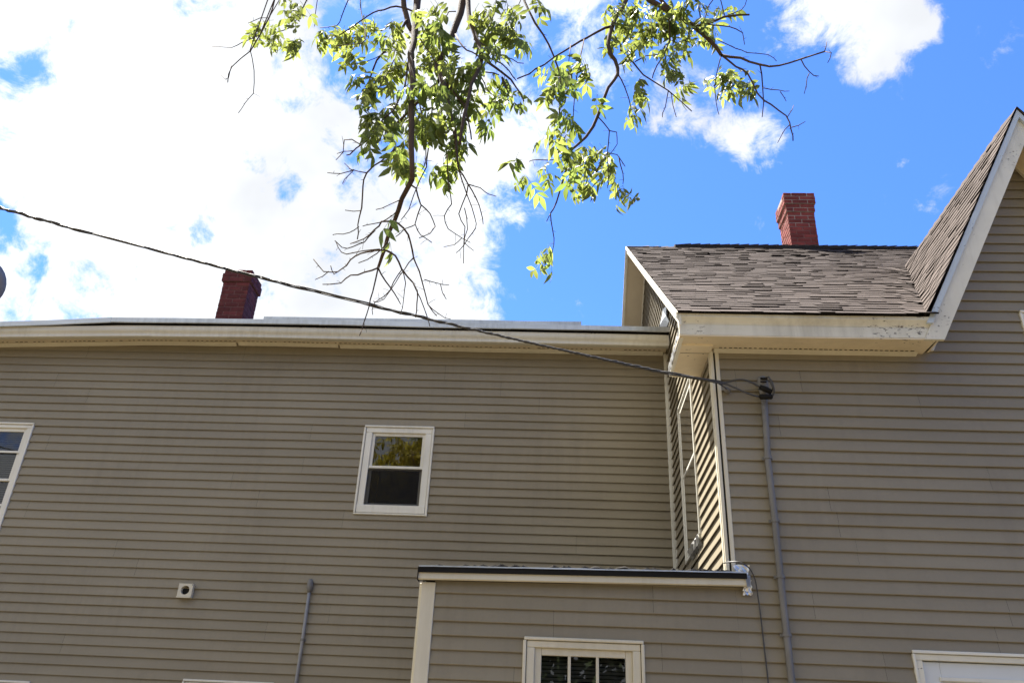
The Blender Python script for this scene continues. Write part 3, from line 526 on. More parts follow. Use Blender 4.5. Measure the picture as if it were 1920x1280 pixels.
def glass_material(name, tint):
    m = bpy.data.materials.new(name)
    m.use_nodes = True
    t = m.node_tree
    t.nodes.remove(t.nodes['Principled BSDF'])
    out = t.nodes['Material Output']
    tr = N(t, 'ShaderNodeBsdfTransparent')
    tr.inputs[0].default_value = (*tint, 1)
    gl = N(t, 'ShaderNodeBsdfGlossy')
    gl.inputs['Roughness'].default_value = 0.01
    gl.inputs[0].default_value = (1, 1, 1, 1)
    fr = N(t, 'ShaderNodeFresnel')
    fr.inputs['IOR'].default_value = 1.65
    mx = N(t, 'ShaderNodeMixShader')
    t.links.new(fr.outputs[0], mx.inputs[0])
    t.links.new(tr.outputs[0], mx.inputs[1])
    t.links.new(gl.outputs[0], mx.inputs[2])
    t.links.new(mx.outputs[0], out.inputs[0])
    return m


M['glass'] = glass_material('window_glass', (0.75, 0.8, 0.8))


def screen_material():
    m = material('insect_screen', (0.02, 0.02, 0.021), 0.9, spec=0.0)
    t = m.node_tree
    p = t.nodes['Principled BSDF']
    out = t.nodes['Material Output']
    tr = N(t, 'ShaderNodeBsdfTransparent')
    mx = N(t, 'ShaderNodeMixShader')
    mx.inputs[0].default_value = 0.66
    t.links.new(tr.outputs[0], mx.inputs[1])
    t.links.new(p.outputs[0], mx.inputs[2])
    t.links.new(mx.outputs[0], out.inputs[0])
    return m


M['screen'] = screen_material()


def leaf_material(name, dif, trans):
    m = bpy.data.materials.new(name)
    m.use_nodes = True
    t = m.node_tree
    t.nodes.remove(t.nodes['Principled BSDF'])
    out = t.nodes['Material Output']
    L = t.links.new
    geo = N(t, 'ShaderNodeNewGeometry')
    oi = N(t, 'ShaderNodeObjectInfo')
    cb = N(t, 'ShaderNodeCombineXYZ')
    L(oi.outputs['Random'], cb.inputs[0])
    L(geo.outputs['Random Per Island'], cb.inputs[1])
    w = N(t, 'ShaderNodeTexWhiteNoise', noise_dimensions='2D')
    L(cb.outputs[0], w.inputs['Vector'])
    hs = []
    for col in (dif, trans):
        r = N(t, 'ShaderNodeMapRange')
        r.inputs['To Min'].default_value = 0.7
        r.inputs['To Max'].default_value = 1.3
        L(w.outputs['Value'], r.inputs['Value'])
        hu = N(t, 'ShaderNodeMapRange')
        hu.inputs['To Min'].default_value = 0.485
        hu.inputs['To Max'].default_value = 0.515
        L(oi.outputs['Random'], hu.inputs['Value'])
        h = N(t, 'ShaderNodeHueSaturation')
        h.inputs['Color'].default_value = (*col, 1)
        L(r.outputs[0], h.inputs['Value'])
        L(hu.outputs[0], h.inputs['Hue'])
        hs.append(h.outputs[0])
    d = N(t, 'ShaderNodeBsdfPrincipled')
    d.inputs['Roughness'].default_value = 0.5
    d.inputs['Specular IOR Level'].default_value = 0.3
    L(hs[0], d.inputs['Base Color'])
    tr = N(t, 'ShaderNodeBsdfTranslucent')
    L(hs[1], tr.inputs[0])
    mx = N(t, 'ShaderNodeMixShader')
    mx.inputs[0].default_value = 0.5
    L(d.outputs[0], mx.inputs[1])
    L(tr.outputs[0], mx.inputs[2])
    L(mx.outputs[0], out.inputs[0])
    return m


M['leaf'] = leaf_material('green_leaf', (0.085, 0.112, 0.032), (0.29, 0.36, 0.075))
M['leaf_yellow'] = leaf_material('yellow_leaf', (0.42, 0.38, 0.05), (0.55, 0.52, 0.06))

# ------------------------------------------------------------------ dimensions (metres)
S = 0.1016                       # siding exposure
YR, YL, XC = 6.43, 9.0, 1.29     # front wall of the tall part, wall of the long wing, side wall
XE = -1.03                       # left end of the one-storey infill
XRIGHT = 7.3
RY0, RZ0, RS = 6.08, 5.09, 0.825   # main roof: eave line and pitch
RIDGE_Y = 10.62
RIDGE_Z = RZ0 + RS * (RIDGE_Y - RY0)
GX, GZ, GS = 4.25, 7.37, 1.85     # steep cross gable: ridge position, height and pitch
main_z = lambda y: RZ0 + RS * (y - RY0) if y <= RIDGE_Y else RIDGE_Z - RS * (y - RIDGE_Y)
gable_z = lambda x: GZ - GS * abs(x - GX)

# ------------------------------------------------------------------ ground
g = MB()
g.add([(-400, -400, 0), (400, -400, 0), (400, 400, 0), (-400, 400, 0)], [(0, 1, 2, 3)])
tag(g.build('ground', M['ground']), kind='structure')
gm = MB()
for i in range(5000):
    a = rnd.uniform(0, 2 * math.pi)
    x, y = rnd.uniform(-12, 12), rnd.uniform(-16, -3)
    h = rnd.uniform(0.05, 0.13)
    dx, dy = math.cos(a) * 0.008, math.sin(a) * 0.008
    gm.add([(x - dx, y - dy, 0), (x + dx, y + dy, 0), (x + rnd.uniform(-.04, .04), y + rnd.uniform(-.04, .04), h)], [(0, 1, 2)])
tag(gm.build('grass', M['grass']), 'short grass growing on the gravel yard behind the viewer', 'grass', kind='stuff')

# ------------------------------------------------------------------ house
house = empty('house', (XC, YR, 0))
tag(house, 'old house in tan vinyl siding with brown shingle roof and steep gable', 'house')

front = lambda yw: (lambda u, n, z: (u, yw - n, z))
side_left = lambda xw: (lambda u, n, z: (xw - n, u, z))
TR, TL, TS, TX = front(YR), front(YL), side_left(XC), side_left(XE)


def cells(lo, hi, u0, u1, z0, z1, openings):
    """sub-rectangles of [u0,u1]x[z0,z1] outside the openings, as (ua, ub, za, zb)"""
    cuts = {u0, u1}
    for a, b, c, d in openings:
        if c < z1 and d > z0:
            for q in (a, b):
                if u0 < q < u1:
                    cuts.add(q)
    cs = sorted(cuts)
    out = []
    for a, b in zip(cs, cs[1:]):
        spans = [(z0, z1)]
        m = (a + b) / 2
        for oa, ob, oc, od in openings:
            if oa < m < ob:
                ns = []
                for c, d in spans:
                    if od <= c or oc >= d:
                        ns.append((c, d))
                        continue
                    if oc > c: ns.append((c, oc))
                    if od < d: ns.append((od, d))
                spans = ns
        out.append((a, b, [s for s in spans if s[1] - s[0] > 0.004]))
    return out


def siding(parent, T, ztop, zbot, zline, u_left, u_right, openings, seams, seed, parity=0, amp=0.0025):
    """double-lap vinyl panels, each piece an object; u_left/u_right give the wall's edges at a height"""
    r = random.Random(seed)
    j0 = math.floor((zbot - zline) / S) - 1
    if (j0 - parity) % 2:
        j0 -= 1
    j = j0
    # dark sheathing behind
    bk = MB()
    zz = [zbot + k * (ztop - zbot) / 40 for k in range(41)]
    for a, b in zip(zz, zz[1:]):
        for ua, ub, spans in cells(0, 0, u_left(a), u_right(a), a, b, openings):
            for c, d in spans:
                if ua == u_left(a): ul0, ul1 = u_left(c), u_left(d)
                else: ul0 = ul1 = ua
                if ub == u_right(a): ur0, ur1 = u_right(c), u_right(d)
                else: ur0 = ur1 = ub
                bk.add([T(ul0, -0.004, c), T(ur0, -0.004, c), T(ur1, -0.004, d), T(ul1, -0.004, d)], [(0, 1, 2, 3)])
    bo = bk.build('wall', M['sheathing'], parent)
    ph = r.uniform(0, 50)

    def wob(u, z):
        return (noise.noise(Vector((u * 0.55 + ph, z * 1.7, ph))) * amp * 1.6 + noise.noise(Vector((u * 2.1, z * 6.0 + ph, 3.1))) * amp * 0.6,
                noise.noise(Vector((u * 1.3 + ph, z * 3.0, 9.7))) * 0.0022)

    while zline + j * S < ztop:
        zb = zline + j * S
        zt = zb + 2 * S
        a0, b0 = min(u_left(max(zb, zbot)), u_left(min(zt, ztop))), max(u_right(max(zb, zbot)), u_right(min(zt, ztop)))
        cut = [a0, b0]
        given = [u for u, zc in seams if zb < zc < zt and a0 + .05 < u < b0 - .05]
        cut += given
        if not given and b0 - a0 > 3.9:
            u = a0 + r.uniform(0.6, 6.5)
            while u < b0 - 0.5:
                cut.append(u)
                u += r.choice((3.66, 5.5, 7.3))
        for oa, ob, oc, od in openings:
            if oc < zt and od > zb:
                cut += [q for q in (oa, ob) if a0 < q < b0]
        cut = sorted(set(cut))
        for a, b in zip(cut, cut[1:]):
            if b - a < 0.01:
                continue
            seam_l = a in given or (a != a0 and not any(abs(a - q) < 1e-6 for o in openings for q in o[:2]))
            mb = MB()
            lift = r.uniform(0, 0.0016)
            for k in range(2):
                zl, zh = zb + k * S, zb + (k + 1) * S
                zl_, zh_ = max(zl, zbot), min(zh, ztop)
                if zh_ - zl_ < 0.006:
                    continue
                for ua, ub, spans in cells(0, 0, a, b, zl_, zh_, openings):
                    for c, d in spans:
                        n = max(1, int((ub - ua) / 0.45))
                        secs = []
                        for i in range(n + 1):
                            rows = []
                            up = 0.012 if abs(d - zh) < 1e-6 and zh < ztop - .02 else 0.0
                            for zv, base in ((d + up, None), (c + min(0.004, (d - c) * .3), None), (c, 'lip'), (c + 0.011, 'groove'), (c + 0.0125, 'in')):
                                f = min((zv - zl) / S, 1.1)
                                nn = 0.0215 * (1 - f) + 0.0025 * f + lift
                                if base == 'lip': nn -= 0.003
                                if base == 'groove': nn -= 0.0045
                                if base == 'in': nn = 0.0
                                ul, ur = ua, ub
                                if a == a0 and ua == a: ul = max(u_left(zv), ua)
                                if b == b0 and ub == b: ur = min(u_right(zv), ub)
                                if seam_l and ua == a: ul += 0.0016
                                uu = ul + (ur - ul) * i / n
                                dz, dn = wob(uu, zl)
                                rows.append(T(uu, max(nn + (dn if base != 'in' else 0), 0.0), zv + dz))
                            secs.append(rows)
                        mb.sweep(secs, closed=False)
            if mb.v:
                mb.build('siding_panel', M['siding'], bo)
        j += 2
    return bo


# window openings (u0, u1, z0, z1)
W_MID = (-2.286, -1.458, 4.095, 5.158)
W_LEFT = (-7.16, -6.29, 3.56, 5.085)
W_LOW1 = (-6.35, -5.42, 0.85, 2.238)
W_LOW2 = (-3.82, -2.86, 0.85, 2.325)
W_EXT = (-0.238, 0.643, 1.02, 2.505)
W_DOOR = (2.553, 3.62, 0.32, 2.515)
W_GAB = (3.955, 4.60, 4.15, 5.345)
W_SIDE = (7.40, 8.30, 3.50, 5.14)

ins = 0.012
shrink = lambda w: (w[0] + ins, w[1] - ins, w[2] + ins, w[3] - ins)

ZR, ZL = 4.7292, 5.9659
# front wall of the tall part, with the infill's wall in the same plane and the gable above
EAVE = 4.92


def fl(z):
    if z <= 3.0: return XE + 0.1
    if z <= EAVE: return XC + 0.045
    return GX - (GZ - 0.10 - z) / GS


def fr(z):
    if z <= EAVE: return XRIGHT
    return GX + (GZ - 0.10 - z) / GS


ops_r = [shrink(w) for w in (W_EXT, W_DOOR, W_GAB)]
wall = siding(house, TR, 2.985, 0.4, ZR, lambda z: XE + 0.1, lambda z: XC + 0.045, [shrink(W_EXT)],
              [(-0.02, 2.64), (0.77, 2.42), (0.72, 2.8), (-0.3, 2.2)], 5)
tag(wall, 'front wall of the one-storey infill')
wall = siding(house, TR, EAVE, 0.4, ZR, lambda z: XC + 0.045 + (0.0008 if z > 3 else 0.0008), lambda z: XRIGHT, [shrink(w) for w in (W_DOOR, W_GAB)],
              [(1.48, 4.70), (2.02, 4.70), (4.4, 4.7), (2.12, 3.66), (2.165, 3.46), (2.275, 3.25), (1.80, 4.2), (2.96, 4.4), (1.9, 2.9), (3.3, 2.7), (2.35, 2.35), (4.6, 4.0)], 6)
tag(wall, 'front wall of the tall part')
wall = siding(house, TR, GZ - 0.12, EAVE, ZR, fl, fr, [shrink(W_GAB)], [], 7)
tag(wall, 'gable wall under the steep roof')
wall = siding(house, TL, 6.2, 0.4, ZL, lambda z: -13.0, lambda z: XC - 0.02, [shrink(w) for w in (W_MID, W_LEFT, W_LOW1, W_LOW2)],
              [(-1.395, 5.93), (-3.92, 6.12), (-5.92, 6.12), (-6.06, 4.83), (-3.4, 4.3), (0.2, 3.9), (-4.9, 3.6), (-2.4, 3.0), (-5.2, 2.6)], 8, amp=0.0035)
tag(wall, 'wall of the long wing')


def sl(z):
    return YR + 0.045


def sr(z):
    if z < 6.15: return YL + 0.0
    return 2 * RIDGE_Y - RY0 - (z - RZ0) / RS - 0.12


def sl2(z):
    return max(YR + 0.045, RY0 + (z - RZ0) / RS + 0.12)


wall = siding(house, TS, RIDGE_Z - 0.12, 2.95, ZR, sl2, lambda z: (YL - 0.015) if z < 6.2 else sr(z), [shrink(W_SIDE)],
              [(7.1, 3.2)], 9, amp=0.004)
tag(wall, 'sunlit side wall with diagonal-looking laps')
wall = siding(house, TX, 2.9, 0.4, ZR, lambda z: YR + 0.045, lambda z: YL, [], [], 10)

# hidden sides so the house is solid
sh = MB()
sh.add([(XRIGHT, YR, 0), (XRIGHT, 2 * RIDGE_Y - YR, 0), (XRIGHT, 2 * RIDGE_Y - YR, EAVE), (XRIGHT, RIDGE_Y, RIDGE_Z - .1), (XRIGHT, YR, EAVE)], [(0, 1, 2, 3, 4)])
sh.add([(XC, 2 * RIDGE_Y - YR, 0), (XRIGHT, 2 * RIDGE_Y - YR, 0), (XRIGHT, 2 * RIDGE_Y - YR, EAVE), (XC, 2 * RIDGE_Y - YR, EAVE)], [(0, 1, 2, 3)])
sh.add([(-13, YL, 0), (-13, 16, 0), (-13, 16, 6.2), (-13, YL, 6.2)], [(0, 1, 2, 3)])
sh.add([(-13, 16, 0), (XC, 16, 0), (XC, 16, 6.2), (-13, 16, 6.2)], [(0, 1, 2, 3)])
sh.build('wall', M['siding'], house)
fo = MB()
fo.box(XE - .01, XRIGHT + .01, YR - 0.02, YR + 0.2, 0, 0.4)
fo.box(-13.01, XE - 0.02, YL - 0.02, YL + 0.2, 0, 0.4)
fo.build('foundation', M['concrete'], house)


# ---- corner boards
def strip(T, name, mat, parent, u0, u1, n0, n1, z0, z1, bevel=0.003):
    a = [T(u0, n0, z0), T(u1, n0, z0), T(u1, n1, z0), T(u0, n1, z0), T(u0, n0, z1), T(u1, n0, z1), T(u1, n1, z1), T(u0, n1, z1)]
    return MB().hexa(a).build(name, mat, parent, bevel=bevel)


# outer corner of the tall part: two pale channels with a dark slot between
cp = empty('corner_post', (XC, YR, 2.9), house)
strip(TR, 'channel', M['cream'], cp, XC + 0.030, XC + 0.062, -0.002, 0.024, 3.02, EAVE - 0.012)
strip(TR, 'channel', M['cream'], cp, XC - 0.012, XC + 0.014, -0.002, 0.026, 3.02, EAVE - 0.012)
strip(TR, 'slot', M['hole'], cp, XC + 0.014, XC + 0.030, -0.01, 0.006, 3.02, EAVE - 0.012, 0)
strip(TS, 'channel', M['cream'], cp, YR + 0.0, YR + 0.048, 0.0, 0.018, 3.02, EAVE - 0.012)
# inner corner
ic = empty('corner_post', (XC, YL, 2.9), house)
strip(TL, 'channel', M['trim'], ic, XC - 0.055, XC - 0.022, 0.0, 0.026, 2.9, 6.17)
strip(TS, 'channel', M['trim'], ic, YL - 0.03, YL - 0.004, 0.0, 0.02, 2.9, 6.17)
# wide board at the left end of the infill
strip(TR, 'corner_board', M['cream'], house, XE, XE + 0.107, -0.004, 0.026, 0.4, 2.872)
strip(TX, 'corner_board', M['cream'], house, YR + 0.006, YR + 0.10, 0.0, 0.02, 0.4, 2.87)


# ------------------------------------------------------------------ windows
def frame_piece(T, name, mat, parent, u0, u1, n0, n1, z0, z1, bevel=0.004):
    return strip(T, name, mat, parent, u0, u1, n0, n1, z0, z1, bevel)


def window(T, w, label, rail=None, muntins=0, blinds=False, screen=False, stool=True, casing=0.055, sash=0.045, depth=0.03,
           extra_rails=(), trim_mat='trim', flush=False):
    u0, u1, z0, z1 = w
    o = empty('window', T((u0 + u1) / 2, 0, z0), house)
    tag(o, label)
    tm = M[trim_mat]
    # outer channel
    c = 0.022
    frame_piece(T, 'channel', tm, o, u0 + 0.005, u1 - 0.003, 0.001, 0.034, z1 - c, z1)
    frame_piece(T, 'channel', tm, o, u0, u1 - 0.012, 0.001, 0.033, z0, z0 + c * .8)
    frame_piece(T, 'channel', tm, o, u0 - 0.002, u0 + c, 0.001, 0.030, z0 + c * .8 + .002, z1 - c - .002)
    frame_piece(T, 'channel', tm, o, u1 - c, u1 + 0.002, 0.001, 0.030, z0 + c * .8 - .02, z1 - c - .002)
    # casing boards, set back
    i0, i1, j0, j1 = u0 + c + 0.004, u1 - c - 0.004, z0 + c + 0.001, z1 - c - 0.003
    frame_piece(T, 'casing', tm, o, i0, i1, -0.06, 0.018, j1 - casing * .8, j1)
    frame_piece(T, 'casing', tm, o, i0, i0 + casing, -0.06, 0.017, j0, j1 - casing * .8 - .001)
    frame_piece(T, 'casing', tm, o, i1 - casing, i1, -0.06, 0.017, j0, j1 - casing * .8 - .001)
    frame_piece(T, 'sill', tm, o, i0 + 0.002, i1 - .002, -0.06, 0.028 if stool else 0.016, j0, j0 + casing * 1.2)
    # sashes
    a0, a1, b0, b1 = i0 + casing, i1 - casing, j0 + casing * 1.2, j1 - casing * .8
    if rail is None:
        rail = (b0 + b1) / 2
    for q, (s0, s1, nf) in enumerate(((rail - 0.014, b1, depth * -0.2 if not flush else 0.021), (b0, rail + 0.014, depth * -1.0 if not flush else 0.0175))):
        nb = nf - 0.03
        sm_ = MB()
        for ua, ub, na, za, zc in ((a0, a0 + sash, nf, s0, s1), (a1 - sash, a1, nf, s0, s1),
                                   (a0 + sash + .001, a1 - sash - .001, nf - .001, s1 - (sash if q == 0 else 0.028), s1),
                                   (a0 + sash + .001, a1 - sash - .001, nf - .001, s0, s0 + (0.028 if q == 0 else sash))):
            sm_.hexa([T(ua, nb, za), T(ub, nb, za), T(ub, na, za), T(ua, na, za), T(ua, nb, zc), T(ub, nb, zc), T(ub, na, zc), T(ua, na, zc)])
        sm_.build('sash', tm, o, bevel=.003)
        pm = MB()
        pn = nf - (.016 if not flush else .003)
        pa, pb, pc, pd = a0 + sash - .004, a1 - sash + .004, s0 + .02, s1 - .02
        pm.add([T(pa, pn, pc), T(pb, pn, pc), T(pb, pn, pd), T(pa, pn, pd)], [(0, 1, 2, 3)])
        pm.build('pane', M['glass'], o)
        if q == 0 or muntins > 0:
            for k in range(muntins):
                um = a0 + sash + (a1 - a0 - 2 * sash) * (k + 1) / (muntins + 1)
                frame_piece(T, 'muntin', tm, o, um - 0.011, um + 0.011, nf - .013, nf - .004, s0 + .03, s1 - .03, 0.002)
    for zr in extra_rails:
        frame_piece(T, 'storm_rail', tm, o, a0 + .002, a1 - .002, 0.002, 0.012, zr - 0.013, zr + 0.013, 0.002)
    if screen:
        sm = MB()
        sm.add([T(a0, 0.0, b0), T(a1, 0.0, b0), T(a1, 0.0, rail + .012), T(a0, 0.0, rail + .012)], [(0, 1, 2, 3)])
        sm.build('insect_screen', M['screen'], o)
        frame_piece(T, 'screen_bar', tm, o, a0, a1, -0.004, 0.008, rail - 0.004, rail + 0.026, 0.002)
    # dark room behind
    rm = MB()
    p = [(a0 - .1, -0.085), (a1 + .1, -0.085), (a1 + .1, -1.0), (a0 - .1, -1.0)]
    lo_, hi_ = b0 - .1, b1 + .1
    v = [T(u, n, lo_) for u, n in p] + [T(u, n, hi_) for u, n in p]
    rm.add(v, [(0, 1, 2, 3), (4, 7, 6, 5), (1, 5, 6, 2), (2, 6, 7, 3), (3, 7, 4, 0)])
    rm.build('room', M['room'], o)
    if blinds:
        bm_ = MB()
        z = b0 + 0.03
        while z < b1 - 0.02:
            bm_.add([T(a0, -0.105, z), T(a1, -0.105, z), T(a1, -0.118, z + .021), T(a0, -0.118, z + .021)], [(0, 1, 2, 3)])
            z += 0.027
        bl = bm_.build('blind', M['blind'], o)
        bl['kind'] = 'stuff'
    return o


window(TL, W_MID, 'small sash window in the long wing, tree reflected in its top pane', rail=4.645, screen=True, casing=0.075, sash=0.034)
window(TL, W_LEFT, 'tall window cut by the left edge of the picture', rail=4.385, blinds=True, casing=0.05, sash=0.04, extra_rails=(4.72, 4.08))
window(TL, W_LOW1, 'ground floor window whose head just shows at the lower left corner')
window(TL, W_LOW2, 'ground floor window whose head just shows below the vent')
window(TR, W_EXT, 'window with white bars and lowered blind in the one-storey infill', muntins=2, blinds=True, casing=0.058, sash=0.05, trim_mat='cream')
window(TR, W_GAB, 'gable window at the right edge of the picture')
window(TS, W_SIDE, 'tall narrow-looking window in the sunlit side wall', rail=4.36, casing=0.03, sash=0.035, flush=True, stool=False)

# flashing lip that sticks out under the side window's sill
fs = MB()
r_ = random.Random(4)
secs = []
for i in range(13):
    y = 7.33 + i * 0.052
    j = lambda a: r_.uniform(-a, a)
    secs.append([(XC - 0.03 + j(.006), y + j(.004), 3.575 + j(.012)), (XC - 0.05 + j(.01), y + j(.006), 3.545 + j(.012)), (XC - 0.042 + j(.01), y + j(.006), 3.49 + j(.012)),
                 (XC - 0.02 + j(.004), y, 3.46 + j(.01))])
fs.sweep(secs, closed=False)
fs.build('crumpled_flashing', M['foil'], house)

# ------------------------------------------------------------------ door
dr = empty('door', (3.08, YR, 0.35), house)
u0, u1, z0, z1 = W_DOOR
tag(dr, 'white storm door at the lower right corner')
strip(TR, 'channel', M['trim'], dr, u0, u1, 0.001, 0.034, z1 - 0.022, z1)
strip(TR, 'channel', M['trim'], dr, u0 - .002, u0 + .018, 0.001, 0.03, 0.4, z1 - .024)
strip(TR, 'channel', M['trim'], dr, u1 - .018, u1 + .002, 0.001, 0.03, 0.4, z1 - .024)
strip(TR, 'casing', M['paint'], dr, u0 + .02, u1 - .02, -0.05, 0.02, z1 - 0.066, z1 - .024)
strip(TR, 'casing', M['paint'], dr, u0 + .02, u0 + .062, -0.05, 0.019, 0.4, z1 - .067)
strip(TR, 'casing', M['paint'], dr, u1 - .062, u1 - .02, -0.05, 0.019, 0.4, z1 - .067)
d0, d1, e1 = u0 + .067, u1 - .067, z1 - .072
strip(TR, 'stile', M['door'], dr, d0, d0 + .12, -0.045, -0.008, 0.4, e1)
strip(TR, 'stile', M['door'], dr, d1 - .12, d1, -0.045, -0.008, 0.4, e1)
strip(TR, 'rail', M['door'], dr, d0 + .121, d1 - .121, -0.045, -0.009, e1 - .115, e1)
strip(TR, 'rail', M['door'], dr, d0 + .121, d1 - .121, -0.045, -0.009, 0.4, 0.75)
strip(TR, 'glazing_bead', M['trim'], dr, d0 + .104, d1 - .104, -0.008, 0.004, e1 - .128, e1 - .1)
strip(TR, 'panel', M['door'], dr, d0 + .115, d1 - .115, -0.035, -0.022, 0.7, e1 - .1)

# ------------------------------------------------------------------ eaves of the tall part
cor = empty('cornice', (XC, YR, EAVE), house)
X0, X1 = 0.985, 3.06


def xsweep(name, mat, parent, prof, x0, x1, closed=True, wav=0.0, seg=10, bevel=0, end=None):
    secs = []
    for i in range(seg + 1):
        x = x0 + (x1 - x0) * i / seg
        dz = noise.noise(Vector((x * 0.8, prof[0][1] * 3, 1.0))) * wav
        secs.append([((x if end is None else x + end(y, z) * (i / seg)), y, z + dz) for y, z in prof])
    return MB().sweep(secs, closed).build(name, mat, parent, bevel=bevel)


xsweep('crown_moulding', M['paint'], cor, [(6.088, 5.083), (6.09, 5.055), (6.105, 5.04), (6.125, 5.018), (6.135, 5.0), (6.20, 5.0), (6.20, 5.083)], X0, X1, wav=.004)
xsweep('fascia', M['paint'], cor, [(6.127, 4.998), (6.127, 4.905), (6.16, 4.905), (6.16, 4.998)], X0, X1 + .03, wav=.004)
so = xsweep('soffit', M['soffit'], cor, [(6.130, 4.904), (6.130, 4.894), (6.425, 4.914), (6.425, 4.924)], X0 + .002, X1 + .01, wav=.003)
xsweep('wall_channel', M['cream'], cor, [(6.372, 4.909), (6.372, 4.900), (6.418, 4.884), (6.418, 4.909)], XC + .02, X1 - .05, wav=.003)
# vent slots punched along the soffit by the wall channel
sl_ = MB()
x = XC + 0.06
while x < X1 - 0.08:
    sl_.box(x, x + rnd.uniform(.018, .03), 6.356, 6.362, 4.9035, 4.9075)
    x += 0.042
o_ = sl_.build('slot_row', M['hole'], cor)
o_['kind'] = 'stuff'
# eave to the right of the gable, out of the picture
xsweep('fascia', M['paint'], cor, [(6.127, 5.07), (6.127, 4.9), (6.43, 4.92), (6.43, 5.1)], 5.50, XRIGHT + .3, wav=.004)

# boxed return round the corner
rb = empty('eave_return', (1.14, 6.6, 4.9), house)
XB0, YB1 = 1.0, 6.91
box('box', M['soffit'], rb, XB0, XC - .001, 6.30, YB1, 4.889, 4.99, .004)
box('edge_trim', M['trim'], rb, XB0 - .006, XB0 + .022, 6.17, YB1 + .004, 4.886, 4.90, .002)
box('edge_trim', M['cream'], rb, XB0 + .023, XC - .002, YB1 - .004, YB1 + .016, 4.884, 4.905, .002)
box('joint', M['hole'], rb, XB0 + .03, XC + .03, 6.436, 6.441, 4.8875, 4.9)
cr = MB()
secs = []
for i in range(16):
    y = 6.17 + i * (YB1 - 6.17) / 15
    t = 4.995
    secs.append([(XB0 - .004 + rnd.uniform(-.012, 0), y, 4.9), (XB0 - .006 + rnd.uniform(-.014, 0), y, 4.9 + (t - 4.9) * .5), (XB0 - .003 + rnd.uniform(-.01, 0), y, t)])
cr.sweep(secs, closed=False)
cr.build('wrinkled_cladding', M['foil'], rb)

# rake boards and rake soffits on the gable end that faces left
rk = empty('rake', (0.98, RIDGE_Y, RIDGE_Z), house)
XK = 0.978


def rake_side(sgn, far):
    ya, yb = (RY0 + .005, RIDGE_Y) if sgn < 0 else (2 * RIDGE_Y - RY0, RIDGE_Y)
    za, zb = main_z(RY0), RIDGE_Z
    def sec(t, n=0.0):
        return ya + (yb - ya) * t, za + (zb - za) * t
    m = MB()
    secs = []
    for i in range(9):
        y, z = sec(i / 8)
        secs.append([(XK, y, z - .012), (XK, y, z - .115), (XK + .022, y, z - .115), (XK + .022, y, z - .012)])
    m.sweep(secs).build('rake_board', M['paint'], rk)
    m = MB()
    secs = []
    for i in range(9):
        y, z = sec(i / 8)
        secs.append([(XK - .018, y, z + .004), (XK - .020, y, z - .045), (XK - .002, y, z - .045), (XK - .002, y, z + .004)])
    m.sweep(secs).build('drip_edge', M['trim'], rk)
    m = MB()
    secs = []
    for i in range(9):
        y, z = sec(i / 8)
        y, z = (max(y, 6.31), max(z, main_z(6.31))) if sgn < 0 else (y, z)
        secs.append([(XK + .0225, y, z - .10), (XC - .002, y, z - .10), (XC - .002, y, z - .08), (XK + .0225, y, z - .08)])
    m.sweep(secs).build('rake_soffit', M['soffit_panel'], rk)
    m = MB()
    secs = []
    for i in range(9):
        y, z = sec(i / 8)
        y, z = (max(y, 6.5), max(z, main_z(6.5))) if sgn < 0 else (y, z)
        secs.append([(XC - .032, y, z - .102), (XC - .0195, y, z - .125), (XC - .0195, y, z - .125), (XC - .0195, y, z - .102)])
    m.sweep(secs).build('frieze_strip', M['cream'], rk)


rake_side(-1, False)
rake_side(1, True)
# loose flashing curling away from the siding where the two roofs meet
m = MB()
secs = []
for i in range(9):
    t = i / 8
    y = 8.62 + t * 1.5
    secs.append([(XC - .02, y, 6.42 + t * .3), (XC - .05 - .03 * math.sin(t * 7), y, 6.50 + t * .3), (XC - .02 - .04 * math.sin(t * 5 + 1) ** 2, y, 6.62 + t * .3 + .04 * math.sin(t * 9))])
m.sweep(secs, closed=False).build('loose_flashing', M['drip'], house)

# ------------------------------------------------------------------ steep gable trim
gt = empty('gable_trim', (GX, 6.13, 5.0), house)


def gable_board(name, mat, y0, y1, d0, d1, sgn, foot, xin=0.0, z_floor=None):
    """board along the gable slope between vertical drops d0 (top) and d1 (bottom)"""
    def line(d, x):
        return gable_z(x) - d
    zf = foot
    xf0 = GX - sgn * (GZ - d0 - zf) / GS
    xf1 = GX - sgn * (GZ - d1 - zf) / GS
    a = [(xf0, y0, zf), (GX, y0, GZ - d0), (GX, y0, GZ - d1), (xf1, y0, zf)]
    b = [(p[0], y1, p[2]) for p in a]
    m = MB()
    n = 8
    secs = []
    for i in range(n + 1):
        t = i / n
        q = []
        for d, xf in ((d0, xf0), (d1, xf1)):
            xx = xf + (GX - xf) * t
            q.append((xx, gable_z(xx) - d))
        secs.append([(q[0][0], y0, q[0][1]), (q[1][0], y0, q[1][1]), (q[1][0], y1, q[1][1]), (q[0][0], y1, q[0][1])])
    return m.sweep(secs).build(name, mat, gt)


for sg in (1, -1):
    gable_board('crown_strip', M['blue_shade_paint'], 6.088, 6.12, 0.022, 0.115, sg, 5.03)
    gable_board('rake_board', M['paint'], 6.118, 6.15, 0.105, 0.40, sg, 4.893)
    gable_board('soffit', M['soffit'], 6.151, 6.425, 0.33, 0.36, sg, 4.93)
    gable_board('wall_strip', M['cream'], 6.385, 6.412, 0.36, 0.41, sg, 4.93)

